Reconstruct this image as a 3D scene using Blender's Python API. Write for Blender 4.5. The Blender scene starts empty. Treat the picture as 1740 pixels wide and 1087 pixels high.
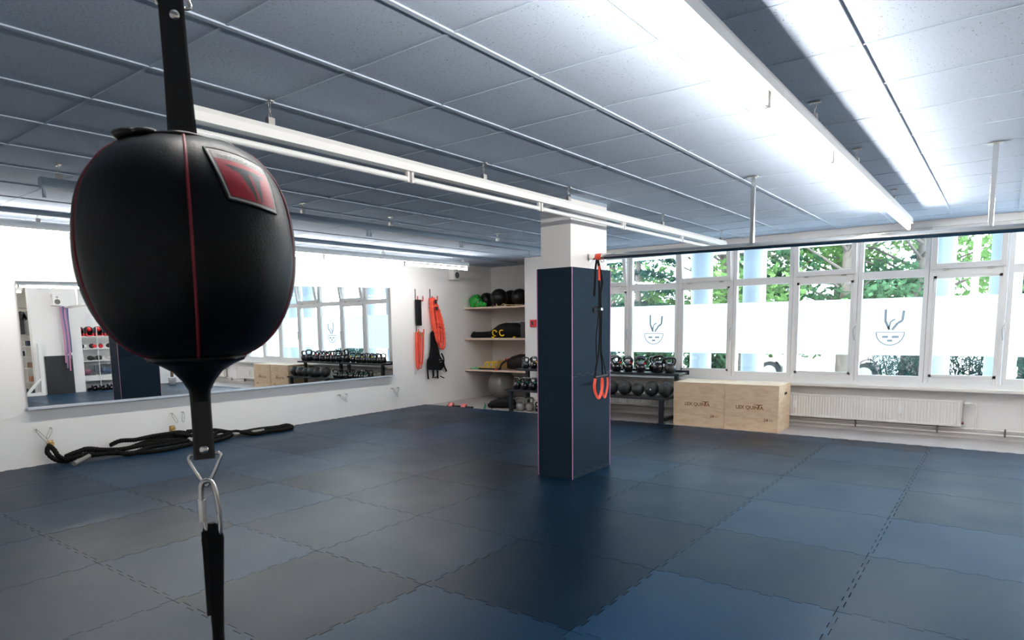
import bpy, bmesh, math, random
from mathutils import Vector, Matrix, Euler, noise
PI = math.pi
R0 = random.Random(7)
SC = bpy.context.scene
COL = SC.collection

# ------------------------------------------------------------------ camera
F, YAW, PITCH, ROLL = 1117.05, .6722, -.1189, -.0195
CX, CY, CH = 870 - 54.69, 543.5 + 138.54, 1.525
cy_, sy_, cp_, sp_ = math.cos(YAW), math.sin(YAW), math.cos(PITCH), math.sin(PITCH)
fwd = Vector((-sy_ * cp_, cy_ * cp_, sp_)); rgt0 = Vector((cy_, sy_, 0)); up0 = rgt0.cross(fwd)
c_, s_ = math.cos(ROLL), math.sin(ROLL)
rgt = c_ * rgt0 + s_ * up0; upv = -s_ * rgt0 + c_ * up0
cam_d = bpy.data.cameras.new('camera'); cam = bpy.data.objects.new('camera', cam_d); COL.objects.link(cam)
m = Matrix((rgt, upv, -fwd)).transposed().to_4x4(); m.translation = (0, 0, CH); cam.matrix_world = m
cam_d.sensor_width = 36; cam_d.sensor_fit = 'HORIZONTAL'; cam_d.lens = F * 36 / 1740
cam_d.shift_x = 54.69 / 1740; cam_d.shift_y = 138.54 / 1740
cam_d.clip_start = .02; cam_d.clip_end = 300
cam_d.dof.use_dof = True; cam_d.dof.focus_distance = 6.5; cam_d.dof.aperture_fstop = 14
SC.camera = cam

# ------------------------------------------------------------------ world, sun, exposure
W = bpy.data.worlds.new('world'); SC.world = W; W.use_nodes = True
nt = W.node_tree; bg = nt.nodes['Background']
bg.inputs[0].default_value = (.70, .86, 1.0, 1); bg.inputs[1].default_value = 15
sun_d = bpy.data.lights.new('sun', 'SUN'); sun_d.energy = 9; sun_d.angle = .02; sun_d.color = (1, .96, .86)
sun = bpy.data.objects.new('sun', sun_d); COL.objects.link(sun)
sun.rotation_euler = Vector((.42, .62, -.95)).normalized().to_track_quat('-Z', 'Y').to_euler()
sun.location = (0, 14, 12)
TUBE_STRENGTH = 64; RIGHT_STRENGTH = 92
SC.view_settings.view_transform = 'Standard'; SC.view_settings.look = 'None'
SC.view_settings.exposure = 0.45; SC.view_settings.gamma = 1; SC.view_settings.use_curve_mapping = False
SC.cycles.max_bounces = 10; SC.cycles.diffuse_bounces = 5; SC.cycles.glossy_bounces = 5
SC.cycles.transparent_max_bounces = 16; SC.cycles.sample_clamp_indirect = 6
SC.cycles.use_denoising = True; SC.cycles.caustics_reflective = False; SC.cycles.caustics_refractive = False

def ray(px, py):
    return rgt * ((px - CX) / F) + upv * ((CY - py) / F) + fwd
EYE = Vector((0, 0, CH))
def onX(px, py, x): r = ray(px, py); return EYE + r * (x / r.x)
def onY(px, py, y): r = ray(px, py); return EYE + r * (y / r.y)
def onZ(px, py, z): r = ray(px, py); return EYE + r * ((z - CH) / r.z)

# ------------------------------------------------------------------ materials
MATS = {}
def mat(name, col, rough=.5, metal=0., spec=.5, **k):
    if name in MATS: return MATS[name]
    m = bpy.data.materials.new(name); m.use_nodes = True; MATS[name] = m
    t = m.node_tree; b = t.nodes['Principled BSDF']
    b.inputs['Base Color'].default_value = (*col, 1); b.inputs['Roughness'].default_value = rough
    b.inputs['Metallic'].default_value = metal; b.inputs['Specular IOR Level'].default_value = spec
    if 'emit' in k:
        b.inputs['Emission Color'].default_value = (*k['emit'], 1); b.inputs['Emission Strength'].default_value = k['strength']
    if 'coat' in k: b.inputs['Coat Weight'].default_value = k['coat']; b.inputs['Coat Roughness'].default_value = .15
    if 'sheen' in k: b.inputs['Sheen Weight'].default_value = k['sheen']
    tc = t.nodes.new('ShaderNodeTexCoord')
    if k.get('noise'):
        sc, amt = k['noise']
        n = t.nodes.new('ShaderNodeTexNoise'); n.inputs['Scale'].default_value = sc; n.inputs['Detail'].default_value = 5
        t.links.new(tc.outputs['Object'], n.inputs['Vector'])
        mx = t.nodes.new('ShaderNodeMixRGB'); mx.blend_type = 'MULTIPLY'; mx.inputs[0].default_value = 1
        mx.inputs[1].default_value = (*col, 1)
        cr = t.nodes.new('ShaderNodeValToRGB'); cr.color_ramp.elements[0].position = .3; cr.color_ramp.elements[1].position = .7
        v0 = 1 - amt; v1 = 1 + amt * .6
        cr.color_ramp.elements[0].color = (v0, v0, v0, 1); cr.color_ramp.elements[1].color = (v1, v1, v1, 1)
        t.links.new(n.outputs['Fac'], cr.inputs[0]); t.links.new(cr.outputs[0], mx.inputs[2])
        t.links.new(mx.outputs[0], b.inputs['Base Color'])
    if k.get('bump'):
        sc, st = k['bump']
        n = t.nodes.new('ShaderNodeTexNoise'); n.inputs['Scale'].default_value = sc; n.inputs['Detail'].default_value = 6
        t.links.new(tc.outputs['Object'], n.inputs['Vector'])
        bp = t.nodes.new('ShaderNodeBump'); bp.inputs['Strength'].default_value = st; bp.inputs['Distance'].default_value = .01
        t.links.new(n.outputs['Fac'], bp.inputs['Height']); t.links.new(bp.outputs[0], b.inputs['Normal'])
    return m

WALL = mat('white_wall_paint', (.82, .80, .785), .85, spec=.2, bump=(60, .05))
CREAM = mat('cream_wall_paint', (.80, .76, .68), .85, spec=.2)
ALCOVE = WALL
PVC = mat('white_window_plastic', (.80, .78, .765), .35)
SILL = mat('pale_sill_board', (.74, .70, .65), .5)
BLACKF = mat('black_rubber', (.018, .019, .021), .55, noise=(30, .2))
LEATHER = mat('black_leather', (.0030, .0042, .0058), .40, bump=(420, .10), spec=.18)
STRAPM = mat('black_strap_leather', (.006, .006, .007), .42, spec=.45)
REDP = mat('dark_red_piping', (.22, .006, .02), .5)
STEEL = mat('polished_steel', (.72, .70, .68), .22, 1)
DULL = mat('grey_zinc_steel', (.5, .49, .47), .4, 1)
CHROME = mat('chrome', (.80, .78, .74), .16, 1)
RACK = mat('black_powder_coated_steel', (.012, .016, .022), .38, spec=.5)
IRON = mat('gloss_black_enamel', (.008, .008, .010), .16, coat=.6)
IRONM = mat('matte_black_enamel', (.02, .02, .022), .35)
SILVER = mat('silver_enamel', (.36, .355, .34), .38, .5)
WHITEM = mat('white_enamel', (.82, .82, .80), .35)
GREYM = mat('blue_grey_enamel_and_shade', (.30, .36, .43), .4)  # grey metal; also painted shade on pillar bands and the backlit strip
ORANGE = mat('orange_red_nylon', (.86, .075, .03), .6, sheen=.3)
BLACKN = mat('black_nylon_webbing', (.006, .0065, .008), .7, bump=(300, .2), spec=.2)
GREEN = mat('green_nylon', (.02, .36, .04), .5, bump=(30, .6))
MINT = mat('mint_green_rubber', (.12, .5, .24), .5)
TEAL = mat('teal_green_tag', (.01, .25, .16), .5)
YELLOW = mat('yellow_plastic', (.85, .55, .01), .4)
REDG = mat('red_plastic', (.62, .02, .025), .4)
PINKS = mat('salmon_pink_rubber', (.85, .22, .22), .5)
GBALL = mat('grey_vinyl_ball', (.19, .187, .178), .30, noise=(4, .1))
BRASS = mat('brass', (.75, .5, .2), .3, 1)
WOODS = mat('pale_shelf_wood', (.72, .55, .44), .55, noise=(14, .12))
ROPEM = mat('black_polyester_rope', (.006, .0058, .0058), .8, spec=.15)
TAPE = mat('grey_rope_end_sleeve', (.20, .19, .18), .5)
GREYCLOTH = mat('grey_cotton', (.26, .255, .25), .9)
NAVY = mat('navy_cotton', (.008, .012, .035), .8)
CLEARP = None

def foil_material():
    m = bpy.data.materials.new('frosted_window_foil'); m.use_nodes = True; t = m.node_tree; t.nodes.clear()
    o = t.nodes.new('ShaderNodeOutputMaterial'); a = t.nodes.new('ShaderNodeBsdfTranslucent'); b = t.nodes.new('ShaderNodeBsdfDiffuse')
    a.inputs[0].default_value = (.92, .96, 1, 1); b.inputs[0].default_value = (.85, .88, .9, 1)
    x = t.nodes.new('ShaderNodeMixShader'); x.inputs[0].default_value = .15
    t.links.new(a.outputs[0], x.inputs[1]); t.links.new(b.outputs[0], x.inputs[2]); t.links.new(x.outputs[0], o.inputs[0]); return m
def glass_material(name='window_glass', tint=(.96, .98, .98), g=.06):
    m = bpy.data.materials.new(name); m.use_nodes = True; t = m.node_tree; t.nodes.clear()
    o = t.nodes.new('ShaderNodeOutputMaterial'); a = t.nodes.new('ShaderNodeBsdfTransparent'); b = t.nodes.new('ShaderNodeBsdfGlossy')
    a.inputs[0].default_value = (*tint, 1); b.inputs['Roughness'].default_value = .02; b.inputs[0].default_value = (1, 1, 1, 1)
    x = t.nodes.new('ShaderNodeMixShader'); x.inputs[0].default_value = g
    t.links.new(a.outputs[0], x.inputs[1]); t.links.new(b.outputs[0], x.inputs[2]); t.links.new(x.outputs[0], o.inputs[0]); return m
FOIL = foil_material(); GLASS = glass_material()
CLEARP = glass_material('clear_box_plastic', (.86, .88, .90), .12)
MOTIF = foil_material(); MOTIF.name = 'pale_grey_print'
for n_ in MOTIF.node_tree.nodes:
    if n_.type == 'BSDF_TRANSLUCENT': n_.inputs[0].default_value = (.125, .133, .14, 1)

def mirror_material():
    m = mat('silvered_mirror', (.93, .94, .93), .0, 1); return m
MIRROR = mirror_material()

def ceiling_material():
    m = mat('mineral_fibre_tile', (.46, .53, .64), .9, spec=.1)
    t = m.node_tree; b = t.nodes['Principled BSDF']; tc = t.nodes.new('ShaderNodeTexCoord')
    v = t.nodes.new('ShaderNodeTexVoronoi'); v.inputs['Scale'].default_value = 75
    mp = t.nodes.new('ShaderNodeMapping'); mp.inputs['Scale'].default_value = (1, .55, 1)
    t.links.new(tc.outputs['Object'], mp.inputs[0])
    n = t.nodes.new('ShaderNodeTexNoise'); n.inputs['Scale'].default_value = 60; n.inputs['Detail'].default_value = 3
    t.links.new(tc.outputs['Object'], n.inputs['Vector'])
    ad = t.nodes.new('ShaderNodeVectorMath'); ad.operation = 'MULTIPLY_ADD'; ad.inputs[1].default_value = (.03,) * 3
    t.links.new(n.outputs['Color'], ad.inputs[0]); t.links.new(mp.outputs[0], ad.inputs[2]); t.links.new(ad.outputs[0], v.inputs['Vector'])
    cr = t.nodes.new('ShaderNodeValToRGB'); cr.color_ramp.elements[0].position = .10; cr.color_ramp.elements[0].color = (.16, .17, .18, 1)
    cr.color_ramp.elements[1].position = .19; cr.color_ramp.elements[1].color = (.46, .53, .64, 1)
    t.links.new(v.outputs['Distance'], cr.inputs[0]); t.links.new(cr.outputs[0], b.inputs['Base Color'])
    bp = t.nodes.new('ShaderNodeBump'); bp.inputs['Strength'].default_value = .25; bp.inputs['Distance'].default_value = .004
    t.links.new(n.outputs['Fac'], bp.inputs['Height']); t.links.new(bp.outputs[0], b.inputs['Normal']); return m
CEILM = ceiling_material()

def foam_material(name, base, lo=.72, hi=1.25, rough=.5, random_obj=True, scale=1.3, spec=.5, ior=1.22):
    m = bpy.data.materials.new(name); m.use_nodes = True; t = m.node_tree; b = t.nodes['Principled BSDF']
    tc = t.nodes.new('ShaderNodeTexCoord'); geo = t.nodes.new('ShaderNodeNewGeometry')
    n = t.nodes.new('ShaderNodeTexNoise'); n.inputs['Scale'].default_value = scale; n.inputs['Detail'].default_value = 7; n.inputs['Roughness'].default_value = .6
    t.links.new(geo.outputs['Position'], n.inputs['Vector'])
    fine = t.nodes.new('ShaderNodeTexNoise'); fine.inputs['Scale'].default_value = 260; fine.inputs['Detail'].default_value = 2
    t.links.new(geo.outputs['Position'], fine.inputs['Vector'])
    oi = t.nodes.new('ShaderNodeObjectInfo')
    def mth(op, a, bb, c=None):
        q = t.nodes.new('ShaderNodeMath'); q.operation = op
        for i, z in enumerate((a, bb, c)):
            if z is None: continue
            if isinstance(z, (int, float)): q.inputs[i].default_value = z
            else: t.links.new(z, q.inputs[i])
        return q.outputs[0]
    f = mth('MULTIPLY_ADD', n.outputs['Fac'], .8, .6)
    if random_obj: f = mth('MULTIPLY', f, mth('MULTIPLY_ADD', oi.outputs['Random'], hi - lo, lo))
    f = mth('MULTIPLY', f, mth('MULTIPLY_ADD', fine.outputs['Fac'], .8, .6))
    mx = t.nodes.new('ShaderNodeMixRGB'); mx.blend_type = 'MULTIPLY'; mx.inputs[0].default_value = 1; mx.inputs[1].default_value = (*base, 1)
    t.links.new(f, mx.inputs[2]); t.links.new(mx.outputs[0], b.inputs['Base Color'])
    r = mth('MULTIPLY_ADD', n.outputs['Fac'], .25, rough - .12); t.links.new(r, b.inputs['Roughness'])
    b.inputs['Specular IOR Level'].default_value = .5; b.inputs['IOR'].default_value = ior; b.inputs['Specular Tint'].default_value = (.50, .76, 1, 1)
    bp = t.nodes.new('ShaderNodeBump'); bp.inputs['Strength'].default_value = .35; bp.inputs['Distance'].default_value = .002
    t.links.new(fine.outputs['Fac'], bp.inputs['Height']); t.links.new(bp.outputs[0], b.inputs['Normal']); return m
MATM = foam_material('dark_blue_grey_foam_mat', (.0045, .0175, .037), .45, 1.6, .34, ior=1.18)
PADM = foam_material('dark_foam_pad', (.012, .024, .038), rough=.72, random_obj=False, spec=.2)
PINK = mat('mauve_pad_edge', (.50, .22, .40), .6)
LINO = mat('grey_linoleum_floor', (.40, .37, .36), .45, noise=(3, .12))

def ply_material(name, col, dark):
    m = bpy.data.materials.new(name); m.use_nodes = True; t = m.node_tree; b = t.nodes['Principled BSDF']; b.inputs['Roughness'].default_value = .5
    tc = t.nodes.new('ShaderNodeTexCoord'); mp = t.nodes.new('ShaderNodeMapping'); mp.inputs['Scale'].default_value = (2.2, 2.2, 9)
    mp.inputs['Rotation'].default_value = (.1, .15, 0)
    n = t.nodes.new('ShaderNodeTexNoise'); n.inputs['Scale'].default_value = 1.6; n.inputs['Detail'].default_value = 4; n.inputs['Distortion'].default_value = 1.2
    t.links.new(tc.outputs['Object'], mp.inputs[0]); t.links.new(mp.outputs[0], n.inputs['Vector'])
    cr = t.nodes.new('ShaderNodeValToRGB'); cr.color_ramp.elements[0].position = .3; cr.color_ramp.elements[0].color = (*dark, 1)
    cr.color_ramp.elements[1].position = .6; cr.color_ramp.elements[1].color = (*col, 1)
    t.links.new(n.outputs['Fac'], cr.inputs[0]); t.links.new(cr.outputs[0], b.inputs['Base Color']); return m
PLY = ply_material('birch_plywood', (.74, .56, .38), (.62, .42, .26))
BURN = mat('branded_brown_lettering', (.20, .075, .025), .7)

# ------------------------------------------------------------------ mesh building
class MB:
    def __init__(s): s.v = []; s.f = []; s.mi = []; s.sm = []
    def add(s, vs, fs, mi=0, smooth=False):
        o = len(s.v); s.v += [Vector(v) for v in vs]
        for f in fs: s.f.append([i + o for i in f]); s.mi.append(mi); s.sm.append(smooth)
        return s
    def box(s, lo, hi, mi=0, M=None):
        x0, y0, z0 = lo; x1, y1, z1 = hi
        vs = [(x0, y0, z0), (x1, y0, z0), (x1, y1, z0), (x0, y1, z0), (x0, y0, z1), (x1, y0, z1), (x1, y1, z1), (x0, y1, z1)]
        if M: vs = [M @ Vector(v) for v in vs]
        return s.add(vs, [(0, 3, 2, 1), (4, 5, 6, 7), (0, 1, 5, 4), (1, 2, 6, 5), (2, 3, 7, 6), (3, 0, 4, 7)], mi)
    def bbox(s, lo, hi, b=.004, mi=0, M=None):      # chamfered box
        bm = bmesh.new(); mb = MB().box(lo, hi)
        vs = [bm.verts.new(v) for v in mb.v]; [bm.faces.new([vs[i] for i in f]) for f in mb.f]
        bmesh.ops.bevel(bm, geom=list(bm.edges), offset=b, segments=2, affect='EDGES', profile=.6)
        bm.verts.index_update()
        V = [(M @ v.co if M else v.co.copy()) for v in bm.verts]; Fs = [[v.index for v in f.verts] for f in bm.faces]
        bm.free(); return s.add(V, Fs, mi)
    def tube(s, pts, r, n=10, mi=0, closed=False, cap=True, smooth=True, flat=None):
        pts = [Vector(p) for p in pts]; N = len(pts); rr = r if isinstance(r, (list, tuple)) else [r] * N
        rings = []; prev = None
        for i, p in enumerate(pts):
            a = pts[(i - 1) % N] if (closed or i) else p; b = pts[(i + 1) % N] if (closed or i < N - 1) else p
            t = (b - a).normalized() if (b - a).length > 1e-9 else Vector((0, 0, 1))
            if prev is None:
                u = t.orthogonal().normalized() if flat is None else (Vector(flat) - t * Vector(flat).dot(t)).normalized()
            else:
                q = prev if flat is None else Vector(flat); u = (q - t * q.dot(t)); u = u.normalized() if u.length > 1e-6 else prev
            prev = u; w = t.cross(u)
            if flat is None: rings.append([p + (u * math.cos(2 * PI * k / n) + w * math.sin(2 * PI * k / n)) * rr[i] for k in range(n)])
            else:   # ribbon: half thickness along flat normal u, half width along w
                h, d = rr[i] if isinstance(rr[i], tuple) else (rr[i], .0012)
                rings.append([p + u * d + w * h, p + u * d - w * h, p - u * d - w * h, p - u * d + w * h])
        if flat is not None: n = 4; smooth = False
        vs = [v for ring in rings for v in ring]; fs = []
        for i in range(N if closed else N - 1):
            j = (i + 1) % N
            for k in range(n): k2 = (k + 1) % n; fs.append((i * n + k, i * n + k2, j * n + k2, j * n + k))
        s.add(vs, fs, mi, smooth)
        if cap and not closed: s.add(rings[0], [tuple(range(n - 1, -1, -1))], mi); s.add(rings[-1], [tuple(range(n))], mi)
        return s
    def cyl(s, a, b, r, n=16, mi=0, r2=None):
        return s.tube([a, b], [r, r2 if r2 is not None else r], n, mi)
    def lathe(s, prof, c=(0, 0, 0), n=24, mi=0, smooth=True, fn=None, M=None):
        c = Vector(c); vs = []; fs = []
        for (r, z) in prof:
            for k in range(n):
                a = 2 * PI * k / n; q = r * (fn(a, z) if fn else 1)
                p = Vector((q * math.cos(a), q * math.sin(a), z)); vs.append((M @ p if M else p) + c)
        for i in range(len(prof) - 1):
            for k in range(n): k2 = (k + 1) % n; fs.append((i * n + k, i * n + k2, (i + 1) * n + k2, (i + 1) * n + k))
        s.add(vs, fs, mi, smooth)
        L = len(prof) - 1
        if prof[0][0] > 1e-5: s.add(vs[:n], [tuple(range(n - 1, -1, -1))], mi)
        if prof[-1][0] > 1e-5: s.add(vs[L * n:], [tuple(range(n))], mi)
        return s
    def sph(s, c, r, n=24, mi=0, sq=(1, 1, 1), M=None):
        h = n // 2; prof = [(math.sin(PI * i / h), -math.cos(PI * i / h)) for i in range(h + 1)]
        prof[0] = (0, -1); prof[-1] = (0, 1)
        S = Matrix.Diagonal((r * sq[0], r * sq[1], r * sq[2], 1))
        return s.lathe(prof, c, n, mi, M=(M @ S) if M else S)
    def prism(s, poly, z0, z1, M=None, mi=0):
        n = len(poly); vs = [Vector((x, y, z0)) for x, y in poly] + [Vector((x, y, z1)) for x, y in poly]
        if M: vs = [M @ v for v in vs]
        return s.add(vs, [tuple(range(n - 1, -1, -1)), tuple(range(n, 2 * n))] + [(i, (i + 1) % n, n + (i + 1) % n, n + i) for i in range(n)], mi)
    def mesh(s, name, mats, origin):
        me = bpy.data.meshes.new(name); o = Vector(origin)
        me.from_pydata([tuple(v - o) for v in s.v], [], s.f)
        for mm in (mats if isinstance(mats, (list, tuple)) else [mats]): me.materials.append(mm)
        me.polygons.foreach_set('material_index', s.mi); me.polygons.foreach_set('use_smooth', s.sm)
        me.validate(); me.update(); return me
    def center(s):
        xs = [v.x for v in s.v]; ys = [v.y for v in s.v]; zs = [v.z for v in s.v]
        return Vector(((min(xs) + max(xs)) / 2, (min(ys) + max(ys)) / 2, min(zs)))
ORG = {}
def obj(name, mb, mats, parent=None, local=False, label=None):
    """one mesh object; vertices given in world metres (or in the parent's frame when local)"""
    if parent is None: org = Vector((0, 0, 0)) if local else mb.center()
    else: org = Vector((0, 0, 0)) if local else ORG.get(parent.name, Vector((0, 0, 0)))
    o = bpy.data.objects.new(name, mb.mesh(name, mats, org)); COL.objects.link(o)
    if parent is None: o.location = org; ORG[o.name] = org
    else: o.parent = parent; ORG[o.name] = org
    if label: o['label'] = label
    return o
def thing(name, label, cat, loc=(0, 0, 0), rz=0, group=None):
    o = bpy.data.objects.new(name, None); COL.objects.link(o); o.location = loc; o.rotation_euler = (0, 0, rz); o.empty_display_size = .05
    ORG[o.name] = Vector(loc); return tag(o, label, cat, group)
def tag(o, label, cat, group=None):
    o['label'] = label; o['category'] = cat
    if group: o['group'] = group
    return o
def struct(o, label=None):
    o['kind'] = 'structure'
    if label: o['label'] = label
    return o
def clone(root, loc, rz=None, label=None, group=None, scale=None):
    r = root.copy(); COL.objects.link(r); r.location = loc
    if rz is not None: r.rotation_euler = (0, 0, rz)
    if scale is not None: r.scale = (scale,) * 3
    if label: r['label'] = label
    if group: r['group'] = group
    for ch in root.children:
        c = ch.copy(); COL.objects.link(c); c.parent = r
        for g in ch.children:
            d = g.copy(); COL.objects.link(d); d.parent = c
    return r
def smooth_path(pts, k=6):
    pts = [Vector(p) for p in pts]; out = []
    P = [pts[0]] + pts + [pts[-1]]
    for i in range(1, len(P) - 2):
        a, b, c, d = P[i - 1:i + 3]
        for j in range(k):
            t = j / k; out.append(.5 * ((2 * b) + (-a + c) * t + (2 * a - 5 * b + 4 * c - d) * t * t + (-a + 3 * b - 3 * c + d) * t ** 3))
    out.append(pts[-1]); return out
def text_mb(txt, size, M, depth=.0008, mb=None, align='CENTER', bold=0.0, mi=0):
    cu = bpy.data.curves.new('t', 'FONT'); cu.body = txt; cu.size = size; cu.extrude = depth; cu.align_x = align; cu.offset = bold
    o = bpy.data.objects.new('t', cu); COL.objects.link(o)
    dg = bpy.context.evaluated_depsgraph_get(); me = bpy.data.meshes.new_from_object(o.evaluated_get(dg))
    mb = mb or MB(); mb.add([M @ v.co for v in me.vertices], [tuple(p.vertices) for p in me.polygons], mi)
    bpy.data.objects.remove(o); bpy.data.curves.remove(cu); bpy.data.meshes.remove(me); return mb

# ------------------------------------------------------------------ room shell
WX, WY, H = -8.62, 10.12, 2.69
AX, AY = -6.95, 11.3            # alcove return and back
RX, YB, EX = 1.65, -1.3, 3.6
struct(obj('wall_left', MB().box((WX - .2, YB - .2, -.03), (WX, AY + .2, H + .1)), WALL))
struct(obj('wall_alcove_back', MB().box((WX, AY, -.03), (AX + .2, AY + .2, H + .1)), ALCOVE))
# solid end of the window wall with the alcove return
MULL = [-6.52, -5.70, -4.865, -4.03, -3.19, -2.366, -1.56, -.777, .005, .80, 1.60]
mb = MB().box((AX, WY, -.03), (MULL[0], AY, H + .1))
mb.box((MULL[0], WY, -.03), (EX, WY + .25, .60)); mb.box((MULL[0], WY, 2.60), (EX, WY + .25, H + .1)); mb.box((MULL[-1], WY, .60), (EX, WY + .25, 2.60))
struct(obj('wall_window_side', mb, WALL))
mb = MB().box((RX, 6.15, -.03), (RX + .15, WY, H + .1)); mb.box((RX + .15, 6.6, -.03), (EX, 6.75, H + .1)); mb.box((1.06, 5.25, -.02), (1.27, 6.3, H + .1))
struct(obj('wall_right', mb, WALL))
struct(obj('wall_far_right', MB().box((EX, YB, -.03), (EX + .2, 6.7, H + .1)), CREAM))
struct(obj('wall_rear', MB().box((WX, YB - .2, -.03), (EX + .2, YB, H + .1)), WALL))
struct(obj('floor', MB().box((WX - .1, YB - .1, -.25), (EX + .1, AY + .1, -.022)), LINO), 'grey linoleum floor seen along the window wall')
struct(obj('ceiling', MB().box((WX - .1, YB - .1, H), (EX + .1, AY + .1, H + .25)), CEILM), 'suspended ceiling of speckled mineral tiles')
# T-bar grid
GX = [-1.813 - .625 * v for v in range(-9, 12)]; GY = [2.147 + .625 * u for u in range(-6, 16)]
g = MB()
for x in GX:
    if WX < x < EX: g.box((x - .012, YB, H - .007), (x + .012, AY if x < AX else WY, H + .002))
for y in GY:
    if YB < y < AY: g.box((WX, y - .006, H - .0045), (EX if y < WY else AX, y + .006, H + .002))
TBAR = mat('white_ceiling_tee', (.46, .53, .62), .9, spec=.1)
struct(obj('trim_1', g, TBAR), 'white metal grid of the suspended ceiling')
# wall angle at the ceiling
mb = MB(); mb.box((WX, YB, H - .006), (WX + .022, AY, H)); mb.box((MULL[0], WY - .03, 2.60), (RX, WY + .0, 2.655))
struct(obj('trim_2', mb, PVC))
# ------------------------------------------------------------------ floor mats
def toothed_mat(x0, y0, x1, y1, tx=True):
    """outline with interlocking teeth on all four sides, slightly inset so a thin joint shows"""
    g = .0022; a = .022
    def side(p, q, nrm, n, start):
        p = Vector(p); q = Vector(q); d = (q - p) / n; out = []
        for i in range(n):
            lvl = a if (i + start) % 2 == 0 else 0.0
            w = d.normalized() * (.004 if lvl else -.004)
            out += [p + d * i + nrm * lvl - (w if i else w * 0), p + d * (i + 1) + nrm * lvl + (w if i < n - 1 else w * 0)]
        return out
    n1 = int(round((x1 - x0) / .077)) // 2 * 2 + 1; n2 = int(round((y1 - y0) / .077 - .5)) // 2 * 2 + 1; P = []
    x0 += g; y0 += g; x1 -= g; y1 -= g
    # teeth point out on the far and right sides and leave sockets on the near and left sides
    P += side((x0, y0, 0), (x1, y0, 0), Vector((0, 1, 0)), n1, 1)
    P += side((x1, y0, 0), (x1, y1, 0), Vector((1, 0, 0)), n2, 1)
    P += side((x1, y1, 0), (x0, y1, 0), Vector((0, 1, 0)), n1, 1)
    P += side((x0, y1, 0), (x0, y0, 0), Vector((1, 0, 0)), n2, 1)
    out = []
    for v in P:
        if not out or (out[-1] - v).length > 1e-5: out.append(v)
    return [(v.x, v.y) for v in out]
def mat_mb(x0, y0, x1, y1, z=0.0):
    return MB().prism(toothed_mat(x0, y0, x1, y1), -.0215, z)
mats = thing('interlocking_floor_mats', 'dark blue-grey interlocking foam mats with toothed joints covering the gym floor', 'floor mats', (-3.6, 4, -.022))
XS = [-.6 - k for k in range(-2, 9)]          # 1.4 ... -8.6
YS = [3.695 + k for k in range(-3, 6)]        # .695 ... 8.695
base_mesh = mat_mb(0, 0, 1, 1).mesh('mat', MATM, (0, 0, 0))
cnt = 0
for i in range(len(XS) - 1):
    x0 = XS[i + 1]
    for j in range(len(YS) - 1):
        y0 = YS[j]
        o = bpy.data.objects.new('mat', base_mesh); COL.objects.link(o); o.parent = mats
        o.location = Vector((x0, y0, 0)) - Vector(mats.location); cnt += 1
mm = mat_mb(0, 0, 1, .44).mesh('edge_mat', MATM, (0, 0, 0))
for i in range(len(XS) - 1):
    o = bpy.data.objects.new('edge_mat', mm); COL.objects.link(o); o.parent = mats
    o.location = Vector((XS[i + 1], 8.695, -.0004)) - Vector(mats.location)
mb = MB().box((WX + .02, YB, -.0215), (1.6, .69, -.0005)).box((1.43, .69, -.0215), (RX - .01, 9.13, -.0005)).box((RX - .01, YB, -.0215), (EX - .02, 6.5, -.0005))
obj('side_mat', mb, MATM, mats)

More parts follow.
